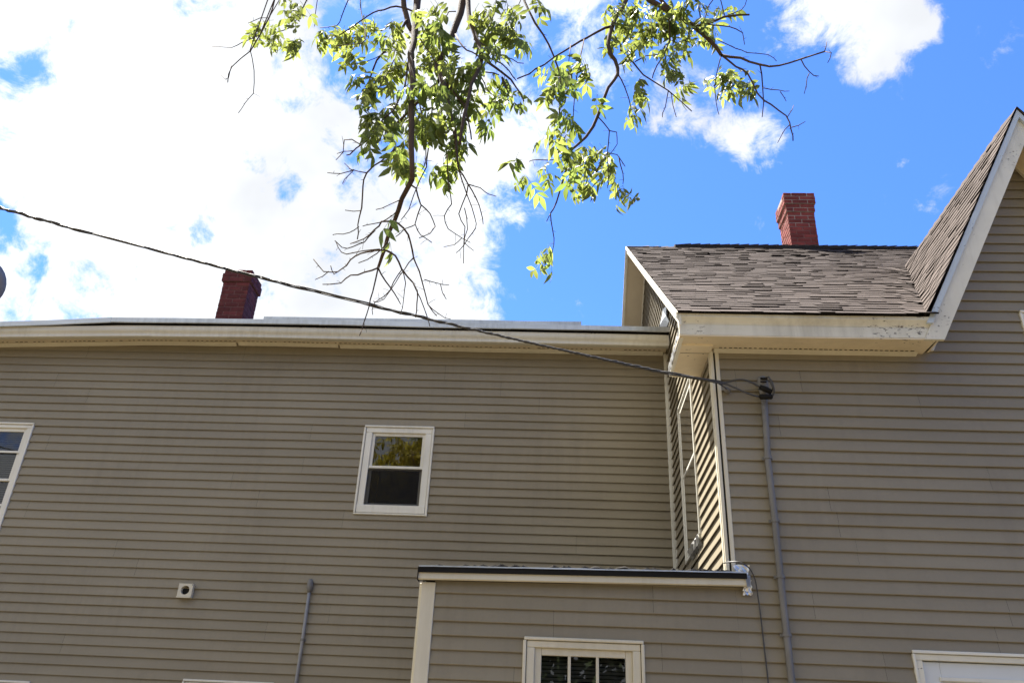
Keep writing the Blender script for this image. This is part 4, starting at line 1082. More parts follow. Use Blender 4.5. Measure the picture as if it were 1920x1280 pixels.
# ------------------------------------------------------------------ shingle roofs
roof = empty('roof', (XC, RY0, RZ0), house)
tag(roof, 'brown asphalt shingle roof of the tall part')
dk = MB()
TH = 0.03
xa, xb = XK + .004, XRIGHT + .3
def deck(xl, xr, y0):
    z0 = main_z(y0)
    dk.hexa([(xl, y0, z0 - TH), (xr, y0, z0 - TH), (xr, RIDGE_Y, RIDGE_Z - TH), (xl, RIDGE_Y, RIDGE_Z - TH),
             (xl, y0, z0 - .004), (xr, y0, z0 - .004), (xr, RIDGE_Y, RIDGE_Z - .004), (xl, RIDGE_Y, RIDGE_Z - .004)])


GL, GR = GX - (GZ - RZ0) / GS + .02, GX + (GZ - RZ0) / GS - .02
deck(xa, GL, RY0 + .03)
deck(GL, GR, YR + .03)
deck(GR, xb, RY0 + .03)
deck(xa, xb, 2 * RIDGE_Y - RY0)
YV = RY0 + (GZ - RZ0) / RS
for sgn in (1, -1):
    xf = GX - sgn * (GZ - RZ0) / GS
    dk.add([(xf, 6.10, RZ0 - .01), (GX, 6.10, GZ - .008), (GX, YV, GZ - .008), (xf, RY0 + .02, RZ0 - .01),
            (xf, 6.10, RZ0 - .04), (GX, 6.10, GZ - .04), (GX, YV, GZ - .04), (xf, RY0 + .02, RZ0 - .04)],
           [(0, 1, 2, 3), (4, 5, 6, 7), (0, 1, 5, 4)])
dk.build('roof_deck', M['roofing'], roof)

EXP = 0.122
tabs = []      # (distance, corner list)


def tab(p0, du, dv, nrm, wid, ln, th, tw):
    """one shingle: butt end at p0 (left corner), running up the slope dv; thin wedge"""
    a = p0 + nrm * th
    v = [p0 - nrm * .002, p0 + du * wid - nrm * .002, p0 + du * wid + dv * ln - nrm * .002, p0 + dv * ln - nrm * .002,
         a, a + du * wid, p0 + du * wid + dv * ln + nrm * .002, p0 + dv * ln + nrm * .002]
    return [q + nrm * tw for q in v]


def weave(p):
    """courses ride up where the two slopes are woven together in the valley"""
    d = abs(gable_z(p.x) - main_z(p.y)) / 1.6
    if p.x < GX and d < .45 and p.y < 8.6:
        t = (1 - d / .45) ** 2
        return p + Vector((-.008, -.008, .022)) * t
    return p


def lay(origin, du, dv, nrm, ulen, rows, keep, seed):
    r = random.Random(seed)
    for k in range(rows):
        u = -r.uniform(0, .25)
        sag = r.uniform(-.004, .004)
        while u < ulen:
            w = r.choice((.10, .13, .16, .20, .26)) * r.uniform(.85, 1.15)
            ua, ub = max(u, 0.0), min(u + w, ulen)
            u += w
            if ub - ua < .02:
                continue
            p = origin + du * ua + dv * (k * EXP + sag + r.uniform(-.004, .004) - (0.012 if k == 0 else 0))
            th = r.choice((.009, .010, .012, .013, .0165)) * r.uniform(.85, 1.1)
            if not keep(p + dv * EXP * .5 + du * (ub - ua) * .5):
                continue
            p = weave(p)
            tabs.append((p, tab(p, du, dv, nrm, ub - ua - .002, EXP * 1.25, th, .003 + .002 * noise.noise(p * 2))))


cs, sn = 1 / math.hypot(1, RS), RS / math.hypot(1, RS)
rows_main = int((RIDGE_Y - RY0) / cs / EXP)
lay(Vector((xa - .012, RY0 - .012, RZ0 - .004)), Vector((1, 0, 0)), Vector((0, cs, sn)), Vector((0, -sn, cs)), xb - xa, rows_main + 1,
    lambda p: gable_z(p.x) < p.z + .12 and p.y < RIDGE_Y, 21)
cg, sg_ = 1 / math.hypot(1, GS), GS / math.hypot(1, GS)
xf = GX - (GZ - RZ0) / GS
rows_g = int((GZ - RZ0) / sg_ / EXP)
lay(Vector((xf, 6.075, RZ0)), Vector((0, 1, 0)), Vector((cg, 0, sg_)), Vector((-sg_, 0, cg)), YV - 6.075, rows_g + 1,
    lambda p: main_z(p.y) < p.z + .12 and p.x < GX, 22)
n_left = len(tabs)
lay(Vector((2 * GX - xf, 6.075, RZ0)), Vector((0, 1, 0)), Vector((-cg, 0, sg_)), Vector((sg_, 0, cg)), YV - 6.075, rows_g + 1,
    lambda p: main_z(p.y) < p.z + .12 and p.x > GX, 23)
camp = Vector((0, 0, 1.6))
order = sorted(range(len(tabs)), key=lambda i: (tabs[i][0] - camp).length + (100 if i >= n_left or tabs[i][0].x > 4.4 else 0))
near = set(order[:280])


def dark_edges(o):
    o.data.materials.append(M['shingle_edge'])
    for i, pl in enumerate(o.data.polygons):
        if i % 6 in (2, 3, 5):
            pl.material_index = 1


rest = MB()
for i, (p, v) in enumerate(tabs):
    if i in near:
        o_ = MB().hexa(v).build('shingle', M['shingle'], roof)
        dark_edges(o_)
    else:
        rest.hexa(v)
o_ = rest.build('shingle_field', M['shingle'], roof)
dark_edges(o_)
o_['kind'] = 'stuff'
# back slope as one weathered sheet of courses
bk = MB()
for k in range(rows_main):
    y = 2 * RIDGE_Y - RY0 - k * EXP * cs
    z = RZ0 + k * EXP * sn
    bk.hexa([(xa, y, z), (xb, y, z), (xb, y - EXP * cs * 1.2, z + EXP * sn * 1.2), (xa, y - EXP * cs * 1.2, z + EXP * sn * 1.2),
             (xa, y + .004, z + .01), (xb, y + .004, z + .01), (xb, y - EXP * cs * 1.2, z + EXP * sn * 1.2 + .004), (xa, y - EXP * cs * 1.2, z + EXP * sn * 1.2 + .004)])
o_ = bk.build('shingle_course', M['shingle'], roof)
o_['kind'] = 'stuff'


# ridge caps: overlapping bent pieces
def caps(a, b, step, wl, drop_l, drop_r, lat, start=0.0):
    a, b = Vector(a), Vector(b)
    d = (b - a).normalized()
    n = int((b - a).length / step)
    for i in range(n):
        p = a + d * (i * step + start)
        q = p + d * (step * 1.35)
        hgt = .030 + rnd.uniform(0, .008)
        h2 = .012
        w = lat * wl
        v = []
        for pt, h in ((p, hgt), (q, h2)):
            v += [pt - w + Vector((0, 0, h - drop_l)), pt + Vector((0, 0, h)), pt + w + Vector((0, 0, h - drop_r)),
                  pt + w + Vector((0, 0, h - drop_r - .012)), pt + Vector((0, 0, h - .014)), pt - w + Vector((0, 0, h - drop_l - .012))]
        MB().sweep([v[:6], v[6:]]).build('ridge_cap', M['shingle'], roof)


caps((XRIGHT, RIDGE_Y, RIDGE_Z + .03), (1.75, RIDGE_Y, RIDGE_Z + .03), .145, .13, .075, .075, Vector((0, 1, 0)))
caps((1.75, RIDGE_Y, RIDGE_Z - .012), (XK + .05, RIDGE_Y, RIDGE_Z - .012), .145, .12, .12 * RS, .12 * RS, Vector((0, 1, 0)))
caps((GX, YV, GZ), (GX, 6.12, GZ), .145, .07, .07 * GS, .07 * GS, Vector((1, 0, 0)))


MB().sweep([[(x, RIDGE_Y - .125, RIDGE_Z - .125 * RS + .002), (x, RIDGE_Y - .125, RIDGE_Z - .125 * RS + .07 + noise.noise(Vector((x * 2, 0, 3))) * .006), (x, RIDGE_Y, RIDGE_Z + .045),
             (x, RIDGE_Y + .125, RIDGE_Z - .125 * RS + .07), (x, RIDGE_Y + .125, RIDGE_Z - .125 * RS + .002), (x, RIDGE_Y, RIDGE_Z - .03)] for x in [1.70 + .2 * i for i in range(28)]]).build('ridge_shadow_strip', M['roofing'], roof)  # black strip standing in for the shadow below the raised caps


# ------------------------------------------------------------------ chimneys
def chimney(label, cx, y0, w, dpt, zbot, ztop, mats, mort, vis, corb, seed, pale_rows=99):
    r = random.Random(seed)
    CH = 0.0688
    root = empty('chimney', (cx, y0, zbot), house)
    tag(root, label)
    n = int(round((ztop - zbot) / CH))
    rest_ = MB()
    core, core2 = MB(), MB()
    for k in range(n):
        fromtop = n - 1 - k
        ex = corb(fromtop)
        x0, x1, ya, yb = cx - w / 2 - ex, cx + w / 2 + ex, y0 - ex, y0 + dpt + ex
        z = ztop - (fromtop + 1) * CH
        (core if fromtop < pale_rows else core2).box(x0 + .004, x1 - .004, ya + .004, yb - .004, z - .001, z + CH - .001 if fromtop else z + CH - .012)
        top = fromtop == 0
        for face in ('f', 'b', 'l', 'r'):
            ln = (x1 - x0) if face in 'fb' else (yb - ya)
            nb = 2
            bl = ln / nb
            offs = 0.0 if k % 2 == 0 else bl / 2
            u = -offs
            while u < ln - .01:
                ua, ub = max(u, 0), min(u + bl, ln)
                u += bl
                g_ = .0055
                if ub - ua < .035:
                    continue
                if top and r.random() < .12:
                    continue
                pr = r.uniform(-.002, .003)
                t_ = .05
                lo_, hi_ = ua + (g_ if ua > 0 else 0), ub - (g_ if ub < ln else 0)
                zz0, zz1 = z + .005, z + CH - .005
                j = r.uniform(-.0025, .0025)
                if face == 'f': bb = (x0 + lo_, x0 + hi_, ya - pr, ya + t_, zz0 + j, zz1 + j)
                elif face == 'b': bb = (x0 + lo_, x0 + hi_, yb - t_, yb + pr, zz0 + j, zz1 + j)
                elif face == 'l': bb = (x0 - pr - .001, x0 + t_, ya + lo_ + .001, ya + hi_ - .001, zz0 + j + .0005, zz1 + j - .0005)
                else: bb = (x1 - t_, x1 + pr + .001, ya + lo_ + .001, ya + hi_ - .001, zz0 + j + .0005, zz1 + j - .0005)
                if face in vis and z > zbot + .1:
                    MB().box(*bb).build('brick', M[mats], root, bevel=.004)
                else:
                    rest_.box(*bb)
    core.build('mortar_core', M[mort], root)
    if core2.v:
        core2.build('mortar_core', M['mortar_red'], root)
    o = rest_.build('brick_field', M[mats], root)
    o['kind'] = 'stuff'
    return root


chimney('bright red chimney with pale mortar on the shingle ridge', 3.636, 10.5, .40, .46, 8.15, 9.775, 'brick', 'mortar', 'fl',
        lambda f: .034 if f < 3 else (.016 if f < 5 else 0.0), 31, pale_rows=9)
chimney('dark red weathered chimney behind the long wing', -4.70, 10.0, .385, .39, 6.3, 7.935, 'brick_dark', 'mortar_red', 'fr',
        lambda f: (.01 if f < 1 else .024) if f < 3 else 0.0, 32)

# ------------------------------------------------------------------ long wing: roof edge, gutter, soffit
wing = empty('wing_eave', (-3, 8.7, 6.2), house)
edge = [(-13.0, 6.02), (-9.5, 6.13), (-6.91, 6.262), (-6.24, 6.298), (-5.495, 6.350), (-4.70, 6.357), (-2.66, 6.362), (-0.97, 6.352), (XC - .002, 6.343)]


def lerp(tbl, x):
    for (a, b), (c, d) in zip(tbl, tbl[1:]):
        if a <= x <= c:
            return b + (d - b) * (x - a) / (c - a)
    return tbl[0][1] if x < tbl[0][0] else tbl[-1][1]


def frange(a, b, n):
    return [a + (b - a) * i / n for i in range(n + 1)]


xs_e = sorted(set([p[0] for p in edge] + frange(-13, XC - .002, 40)))
secs = [[(x, 8.625, lerp(edge, x) - .004), (x, 12.6, lerp(edge, x) + .72), (x, 16.2, lerp(edge, x) + .05), (x, 16.2, lerp(edge, x) - .05), (x, 12.6, lerp(edge, x) + .6), (x, 8.64, lerp(edge, x) - .05)] for x in xs_e]
rf = MB().sweep(secs).build('flat_roof', M['roofing'], house)
tag(rf, 'low roof of the long wing')
# galvanised drip edge in overlapping lengths
breaks = [-13.0, -9.6, -5.51, -2.92, -0.6, XC - .004]
for i, (a, b) in enumerate(zip(breaks, breaks[1:])):
    xs = [x for x in xs_e if a < x < b]
    secs = []
    for x in [a] + xs + [b]:
        z = lerp(edge, x) + noise.noise(Vector((x * 1.1, 4, 2))) * .004
        y = 8.618 - .003 * (i % 2)
        h = .062 + .004 * (i % 2) + noise.noise(Vector((x * .9, 1, 7))) * .006
        secs.append([(x, y + .10, z + .008), (x, y, z), (x, y - .002, z - h), (x, y + .01, z - h - .006), (x, y + .012, z - h), (x, y + .010, z - .008), (x, y + .10, z)])
    MB().sweep(secs).build('drip_edge', M['drip'], wing)
# raised curb strip on the roof
secs = []
for x in frange(-3.815, 0.25, 12):
    secs.append([(x, 9.1, 6.40), (x, 9.1, 6.664 + noise.noise(Vector((x, 0, 0))) * .006), (x, 9.16, 6.668), (x, 9.16, 6.40)])
MB().sweep(secs).build('roof_curb', M['drip'], house)
# fascia behind the gutter, gutter, soffit
gut_b = [(-13, 5.86), (-6.865, 6.082), (-5.0, 6.136), (-3.87, 6.143), (-2.63, 6.141), (-0.96, 6.136), (XC - .03, 6.124)]
sof = [(-13, 5.93), (-7.09, 6.128), (-5.715, 6.178), (-5.17, 6.196), (-4.0, 6.207), (-2.72, 6.204), (-0.99, 6.186), (XC - .01, 6.182)]
xs_g = sorted(set([p[0] for p in gut_b] + frange(-13, XC - .03, 44)))
MB().sweep([[(x, 8.752, lerp(edge, x) - .03), (x, 8.752, lerp(sof, x) - .02), (x, 8.775, lerp(sof, x) - .02), (x, 8.775, lerp(edge, x) - .03)] for x in xs_g]).build('fascia', M['paint'], wing)
prof = [(8.748, .128), (8.748, .004), (8.688, 0.0), (8.680, .006), (8.679, .034), (8.672, .048), (8.657, .066), (8.650, .086), (8.650, .116), (8.646, .120), (8.646, .127), (8.656, .128),
        (8.656, .118), (8.664, .070), (8.688, .040), (8.690, .010), (8.742, .010), (8.742, .128)]
cuts_g = [-13, -5.0, XC - .03]
gt_o = empty('gutter', (-3, 8.7, 6.14), house)
for q, (a, b) in enumerate(zip(cuts_g, cuts_g[1:])):
    secs = []
    for x in [x for x in xs_g if a <= x <= b]:
        z = lerp(gut_b, x) + noise.noise(Vector((x * .7, 2, 5))) * .006 - .003 * q
        secs.append([(x, y + .0015 * q, z + dz) for y, dz in prof])
    MB().sweep(secs).build('gutter_length', M['gutter'], gt_o)
box('end_cap', M['gutter'], gt_o, XC - .032, XC - .026, 8.648, 8.75, 6.122, 6.246)
# debris standing in the gutter
for x in (-3.2, -2.9, -2.05, -1.9, -1.3, .35, .42):
    db = MB()
    for k in range(7):
        a = rnd.uniform(0, 6.28)
        px, py = x + rnd.uniform(-.12, .12), rnd.uniform(8.67, 8.73)
        zz = lerp(gut_b, x) + .11
        db.tube([(px, py, zz), (px + .05 * math.cos(a), py - .01, zz + rnd.uniform(.015, .035)), (px + .09 * math.cos(a), py - .012, zz + rnd.uniform(.01, .03))], [.003, .008, .001], 4)
    o_ = db.build('gutter_debris', M['bark'], gt_o)
    o_['kind'] = 'stuff'
secs = [[(x, 8.776, lerp(sof, x) - .006), (x, YL - .002, lerp(sof, x)), (x, YL - .002, lerp(sof, x) + .012), (x, 8.776, lerp(sof, x) + .006)] for x in xs_g]
MB().sweep(secs).build('soffit', M['soffit_panel'], wing)
tbr = [-13, -8.3, -4.02, -2.735, XC - .05]
for q, (a, b) in enumerate(zip(tbr, tbr[1:])):
    xs = [x for x in xs_g if a + .03 < x < b - .03]
    secs = []
    for x in [a + .012] + xs + [b - .012]:
        z = lerp(sof, x) - .002 - .004 * (q % 2) + noise.noise(Vector((x * 1.3, 8, 8))) * .004
        secs.append([(x, 8.935, z), (x, 8.938, z - .012), (x, 8.985, z - .03), (x, 8.985, z)])
    MB().sweep(secs).build('wall_channel', M['cream'], wing)
sl_ = MB()
x = -8.0
while x < XC - .1:
    if rnd.random() < .85:
        z = lerp(sof, x)
        sl_.box(x, x + rnd.uniform(.02, .04), 8.905, 8.912, z - .006, z + .001)
    x += .058
o_ = sl_.build('slot_row', M['hole'], wing)
o_['kind'] = 'stuff'

# ------------------------------------------------------------------ infill roof
er = empty('infill_roof', (0.2, 6.36, 2.95), house)
ed = [(-1.052, 2.974), (1.425, 3.006)]
ez = lambda x: lerp(ed, x)
xs = frange(-1.052, 1.412, 24)
MB().sweep([[(x, 6.345, ez(x) - .004 + noise.noise(Vector((x * 3, 1, 1))) * .006), (x, YL - .02, ez(x) + .12), (x, YL - .02, ez(x) + .05), (x, 6.36, ez(x) - .045)] for x in xs]).build('membrane', M['roofing'], er)
MB().sweep([[(x, 6.335, ez(x) + noise.noise(Vector((x * 4, 2, 3))) * .005), (x, 6.332, ez(x) - .044), (x, 6.342, ez(x) - .044), (x, 6.344, ez(x))] for x in xs]).build('roof_edge', M['black'], er)
MB().sweep([[(x, 6.330, ez(x) + .007 + noise.noise(Vector((x * 4, 2, 3))) * .006), (x, 6.329, ez(x) - .003 + noise.noise(Vector((x * 6, 2, 9))) * .003), (x, 6.36, ez(x) - .001), (x, 6.38, ez(x) + .012)] for x in xs]).build('edge_lip', M['drip'], er)
MB().sweep([[(x, 6.348, ez(x) - .042), (x, 6.346, ez(x) - .088), (x, 6.354, ez(x) - .094), (x, 6.372, ez(x) - .094), (x, 6.374, ez(x) - .042)] for x in xs]).build('fascia', M['cream'], er)
MB().sweep([[(x, 6.375, ez(x) - .075), (x, 6.375, ez(x) - .088), (x, 6.428, ez(x) - .088), (x, 6.428, ez(x) - .075)] for x in xs]).build('soffit', M['roofing'], er)
box('end_cap', M['black'], er, -1.058, -1.0525, 6.335, 6.43, 2.875, 2.972)
for x, bs in ((-.34, .5), (.29, .8), (.49, 1.0)):
    pm = MB()
    pts = []
    for k in range(6):
        pts.append((x - .06 * bs + k * .026 * bs, 6.35 + rnd.uniform(-.005, .01), ez(x) + .004 + .012 * math.sin(k * .6) * rnd.uniform(.5, 1)))
    pm.tube(pts, [q_ * bs * rnd.uniform(.7, 1.2) for q_ in (.006, .014, .020, .017, .013, .005)], 6)
    pm.build('tar_blob', M['roofing'], er, smooth=True)
dbm = MB()
for k in range(40):
    x = rnd.uniform(-1.0, 1.35)
    a = rnd.uniform(-.5, .5)
    l = rnd.uniform(.015, .05)
    z = ez(x) + .008
    dbm.tube([(x - l, 6.34 + rnd.uniform(0, .03), z), (x, 6.338 + rnd.uniform(0, .02), z + rnd.uniform(.002, .014)), (x + l, 6.345, z + .004)], [.003, rnd.uniform(.005, .013), .002], 5)
o_ = dbm.build('roof_debris', M['roofing'], er)
o_['kind'] = 'stuff'
# foil patch at the corner
r_ = random.Random(8)
fm = MB()


def crumple(path_z, x0, x1, y, ny=6, amp=.014):
    secs = []
    for k, z in enumerate(path_z):
        w0, w1 = x0(k), x1(k)
        secs.append([(w0 + (w1 - w0) * i / ny + r_.uniform(-.004, .004), y - r_.uniform(0, amp), z + r_.uniform(-.006, .006)) for i in range(ny + 1)])
    fm.sweep(secs, closed=False)


crumple(frange(3.075, 2.955, 6), lambda k: 1.315 + k * .012, lambda k: 1.447 - .004 * k, 6.385)
crumple(frange(2.965, 2.855, 7), lambda k: 1.405 - .004 * k, lambda k: 1.452 - .003 * (k % 3), 6.392)
fm.add([(1.40, 6.335, 2.985), (1.448, 6.385, 3.0), (1.45, 6.388, 2.92), (1.408, 6.338, 2.905)], [(0, 1, 2, 3)])
fm.build('foil_patch', M['foil'], er)

# ------------------------------------------------------------------ things fixed to the walls
# dryer vent
vt = empty('dryer_vent', (-3.985, 8.98, 3.125))
tag(vt, 'square white dryer vent with a round dark hole on tan siding', 'vent')
vx, vz, vy = -3.985, 3.197, 8.935
ring = MB()
n = 24
outer, inner = [], []
for k in range(n):
    a = 2 * math.pi * k / n
    c, s = math.cos(a), math.sin(a)
    q = max(abs(c), abs(s))
    outer.append((vx + .078 * c / q, vz + .072 * s / q))
    inner.append((vx + .047 * c, vz + .004 + .047 * s))
vs = [(x, vy, z) for x, z in outer] + [(x, vy, z) for x, z in inner] + [(x, vy + .05, z) for x, z in outer] + [(x, vy + .05, z) for x, z in inner]
fs_ = []
for k in range(n):
    l = (k + 1) % n
    fs_ += [(k, l, n + l, n + k), (k, 2 * n + k, 2 * n + l, l), (n + k, n + l, 3 * n + l, 3 * n + k)]
ring.add(vs, fs_).build('hood', M['cream'], vt)
d = MB()
d.add([(x, vy + .045, z) for x, z in inner], [tuple(range(n))]).build('opening', M['hole'], vt)
box('lip', M['cream'], vt, vx - .08, vx + .07, vy - .006, vy - .001, vz - .076, vz - .062)
for dx in (.066, ):
    box('screw', M['hole'], vt, vx + dx, vx + dx + .008, vy - .004, vy - .001, vz + .056, vz + .064)


def conduit(name, label, pts, rad, straps, mat='steel'):
    root = empty(name, pts[-1])
    tag(root, label, 'conduit')
    MB().tube(pts, rad, 12).build('pipe', M[mat], root, smooth=True)
    for (x, y, z) in straps:
        st = MB().tube([(x, y, z - .012), (x, y, z + .012)], rad * 1.28, 12).build('strap', M['steel'], root)
        box('tab', M['steel'], st, x - rad * 1.7, x + rad * 1.7, y + rad * .9, y + rad * 1.25, z - .012, z + .012)
    return root


c1 = conduit('conduit', 'short grey conduit with a capped top on the long wing', [(-2.640, 8.955, 3.27), (-2.634, 8.955, 2.75), (-2.633, 8.955, 2.3), (-2.633, 8.955, .3)], .017,
             [(-2.634, 8.955, 2.745), (-2.633, 8.955, 1.6), (-2.633, 8.955, .7)], 'zinc')
cp_ = MB().tube([(-2.640, 8.955, 3.225), (-2.640, 8.955, 3.25), (-2.641, 8.953, 3.27), (-2.642, 8.952, 3.34), (-2.642, 8.955, 3.362)], [.02, .024, .034, .03, .018], 12)
cp_.build('cap', M['steel'], c1, smooth=True)

c2 = conduit('service_mast', 'tall grey conduit with weatherhead and black connectors on the front wall', [(1.690, 6.375, 4.50), (1.680, 6.375, 4.2), (1.666, 6.375, 3.92), (1.672, 6.375, 3.46), (1.668, 6.375, 3.0), (1.670, 6.375, 2.5), (1.672, 6.375, .3)], .0245,
             [(1.668, 6.375, 3.93), (1.672, 6.375, 3.42), (1.668, 6.375, 2.995), (1.670, 6.375, 2.58), (1.672, 6.375, 1.5)])
hd = MB().tube([(1.690, 6.372, 4.47), (1.690, 6.37, 4.50), (1.688, 6.362, 4.545), (1.684, 6.35, 4.59), (1.680, 6.342, 4.622), (1.680, 6.345, 4.635)], [.027, .036, .046, .044, .036, .012], 14)
hd.build('weatherhead', M['steel'], c2, smooth=True)
box('hood_band', M['black'], c2, 1.655, 1.712, 6.292, 6.306, 4.583, 4.602, .003)
box('hood_band', M['black'], c2, 1.652, 1.705, 6.296, 6.308, 4.560, 4.570, .003)
MB().tube([(1.642, 6.30, 4.515), (1.690, 6.298, 4.496), (1.735, 6.30, 4.470)], [.021, .024, .021], 10).build('connector', M['black'], c2, smooth=True)
MB().tube([(1.632, 6.30, 4.428), (1.640, 6.299, 4.428), (1.728, 6.299, 4.430), (1.736, 6.30, 4.431)], [.016, .022, .022, .016], 10).build('connector', M['black'], c2, smooth=True)
MB().tube([(1.700, 6.298, 4.60), (1.715, 6.27, 4.595), (1.735, 6.262, 4.55), (1.748, 6.27, 4.49), (1.75, 6.285, 4.462), (1.738, 6.297, 4.438), (1.726, 6.30, 4.432)], .008, 8).build('wire_loop', M['cable'], c2, smooth=True)
MB().tube([(1.705, 6.296, 4.58), (1.728, 6.272, 4.55), (1.742, 6.278, 4.50), (1.733, 6.297, 4.474)], .007, 8).build('wire_loop', M['cable'], c2, smooth=True)

# overhead service cable (three twisted strands) from the pole to the wall
path = [(-4.373, 5.026, 5.324), (-3.768, 5.16, 5.214), (-3.164, 5.295, 5.118), (-2.543, 5.432, 5.018), (-1.923, 5.57, 4.927), (-1.293, 5.71, 4.838), (-0.655, 5.852, 4.754), (-0.008, 5.995, 4.674), (0.649, 6.141, 4.598), (1.05, 6.23, 4.562), (1.339, 6.292, 4.541)]
ext = []
for k in range(1, 13):
    x = -4.373 - k * 1.0
    ext.append((x, 6.33 + .222 * (x - 1.5), 5.324 + .181 * k + .006 * k * k))
pole_top = ext[-1]
full = [Vector(p) for p in ext[::-1] + path]


def resample(pts, step):
    out = []
    for i in range(len(pts) - 1):
        p0, p1, p2, p3 = pts[max(i - 1, 0)], pts[i], pts[i + 1], pts[min(i + 2, len(pts) - 1)]
        n = max(1, int((p2 - p1).length / step))
        for j in range(n):
            t = j / n
            out.append(.5 * ((2 * p1) + (-p0 + p2) * t + (2 * p0 - 5 * p1 + 4 * p2 - p3) * t * t + (-p0 + 3 * p1 - 3 * p2 + p3) * t ** 3))
    out.append(pts[-1])
    return out


fine = resample(full, .045)
sc_ = empty('service_cable', path[-1])
tag(sc_, 'black twisted overhead cable sagging from upper left to the house wall', 'cable')
acc = 0.0
phase = []
for i, p in enumerate(fine):
    if i: acc += (p - fine[i - 1]).length
    phase.append(acc)
for k in range(3):
    pts = []
    for i, p in enumerate(fine):
        t = (fine[min(i + 1, len(fine) - 1)] - fine[max(i - 1, 0)]).normalized()
        a = t.cross(Vector((0, 0, 1))).normalized()
        b = a.cross(t)
        th_ = 2 * math.pi * (phase[i] / (.55 + .07 * math.sin(phase[i] * 1.3)) + k / 3)
        loose = 1.0 + .35 * math.sin(phase[i] * 2.1 + k)
        pts.append(p + (.0082 if k < 2 else .0062) * loose * (math.cos(th_) * a + math.sin(th_) * b))
    MB().tube(pts, .0072 if k < 2 else .0050, 6).build('strand', M['cable'], sc_, smooth=True)
e = path[-1]
tail = lambda pts, r: MB().tube(resample([Vector(p) for p in pts], .02), r, 8).build('tail', M['cable'], sc_, smooth=True)
tail([(1.26, 6.277, 4.545), (1.36, 6.29, 4.545), (1.45, 6.28, 4.567), (1.52, 6.275, 4.565), (1.59, 6.285, 4.54), (1.645, 6.30, 4.513)], .0078)
tail([(1.26, 6.275, 4.54), (1.36, 6.29, 4.533), (1.43, 6.285, 4.50), (1.52, 6.275, 4.45), (1.58, 6.28, 4.43), (1.634, 6.30, 4.428)], .0078)
tail([(1.30, 6.285, 4.537), (1.37, 6.34, 4.52), (1.41, 6.40, 4.515)], .005)
tail([(1.39, 6.38, 4.52), (1.50, 6.36, 4.508), (1.60, 6.335, 4.507), (1.65, 6.32, 4.51)], .0022)
MB().tube([(1.37, 6.36, 4.525), (1.385, 6.375, 4.522), (1.405, 6.40, 4.518), (1.41, 6.43, 4.518)], [.012, .022, .022, .01], 10).build('insulator', M['steel'], sc_, smooth=True)

# thin black cable dropping from the infill's roof corner
dc = empty('drop_cable', (1.509, 6.40, .3))
tag(dc, 'thin black cable hanging past the foil patch at the infill corner', 'cable')
pts = [(1.262, 6.40, 3.088), (1.30, 6.345, 3.085), (1.36, 6.30, 3.075), (1.43, 6.315, 3.038), (1.473, 6.35, 2.96), (1.49, 6.385, 2.86), (1.500, 6.40, 2.74), (1.506, 6.402, 2.50), (1.511, 6.402, 2.2), (1.507, 6.402, 1.4), (1.509, 6.402, .3)]
MB().tube(resample([Vector(p) for p in pts], .03), .0052, 8).build('wire', M['cable'], dc, smooth=True)

# satellite dish on the wing's roof
sd = empty('satellite_dish', (-7.78, 8.95, 6.30))
tag(sd, 'round grey satellite dish cut off by the left edge above the roof', 'satellite dish')
dcx, dcy, dcz = -7.72, 9.0, 7.06
aim = Vector((-.5, .65, .57)).normalized()
u_ = aim.cross(Vector((0, 0, 1))).normalized()
v_ = u_.cross(aim)
dm = MB()
rings, segs = 5, 28
vs, fs_ = [Vector((dcx, dcy, dcz)) - aim * .05], []
for i in range(1, rings + 1):
    r0 = .35 * i / rings
    for k in range(segs):
        a = 2 * math.pi * k / segs
        vs.append(Vector((dcx, dcy, dcz)) + u_ * r0 * math.cos(a) * .92 + v_ * r0 * math.sin(a) + aim * (.05 * (i / rings) ** 2 - .05))
for k in range(segs):
    fs_.append((0, 1 + k, 1 + (k + 1) % segs))
for i in range(rings - 1):
    for k in range(segs):
        a, b = 1 + i * segs + k, 1 + i * segs + (k + 1) % segs
        fs_.append((a, a + segs, b + segs, b))
dm.add(vs, fs_)
dso = dm.build('reflector', M['dish'], sd, smooth=True)
so_ = dso.modifiers.new('thickness', 'SOLIDIFY')
so_.thickness = .006
c0 = Vector((dcx, dcy, dcz))
MB().tube([c0 - v_ * .27 - aim * .02, c0 - v_ * .25 + aim * .2, c0 - v_ * .05 + aim * .36], .011, 8).build('feed_arm', M['dish'], sd)
MB().tube([c0 - v_ * .07 + aim * .33, c0 - v_ * .01 + aim * .39], [.03, .022], 10).build('receiver', M['dish'], sd)
MB().tube([c0 - aim * .06, c0 - aim * .12 - Vector((0, 0, .05)), Vector((-7.78, 8.93, 6.8)), Vector((-7.78, 8.95, 6.26))], .02, 10).build('mast', M['steel'], sd)
box('foot_plate', M['steel'], sd, -7.87, -7.69, 8.86, 9.04, 6.255, 6.285)

# ------------------------------------------------------------------ utility pole at the far end of the cable, outside the picture
up = empty('utility_pole', (pole_top[0], pole_top[1], 0))
tag(up, 'weathered wooden utility pole carrying the service cable, left of the picture', 'utility pole')
MB().tube([(pole_top[0] - .14, pole_top[1], 0), (pole_top[0] - .13, pole_top[1], 5), (pole_top[0] - .12, pole_top[1], 9.6)], [.16, .135, .11], 14).build('post', M['pole'], up, smooth=True)
box('crossarm', M['pole'], up, pole_top[0] - .19, pole_top[0] - .09, pole_top[1] - 1.1, pole_top[1] + 1.1, 9.0, 9.12, .01)
for dy in (-.95, -.4, .4, .95):
    MB().tube([(pole_top[0] - .14, pole_top[1] + dy, 9.12), (pole_top[0] - .14, pole_top[1] + dy, 9.2), (pole_top[0] - .14, pole_top[1] + dy, 9.26)], [.03, .045, .02], 10).build('insulator', M['dish'], up)

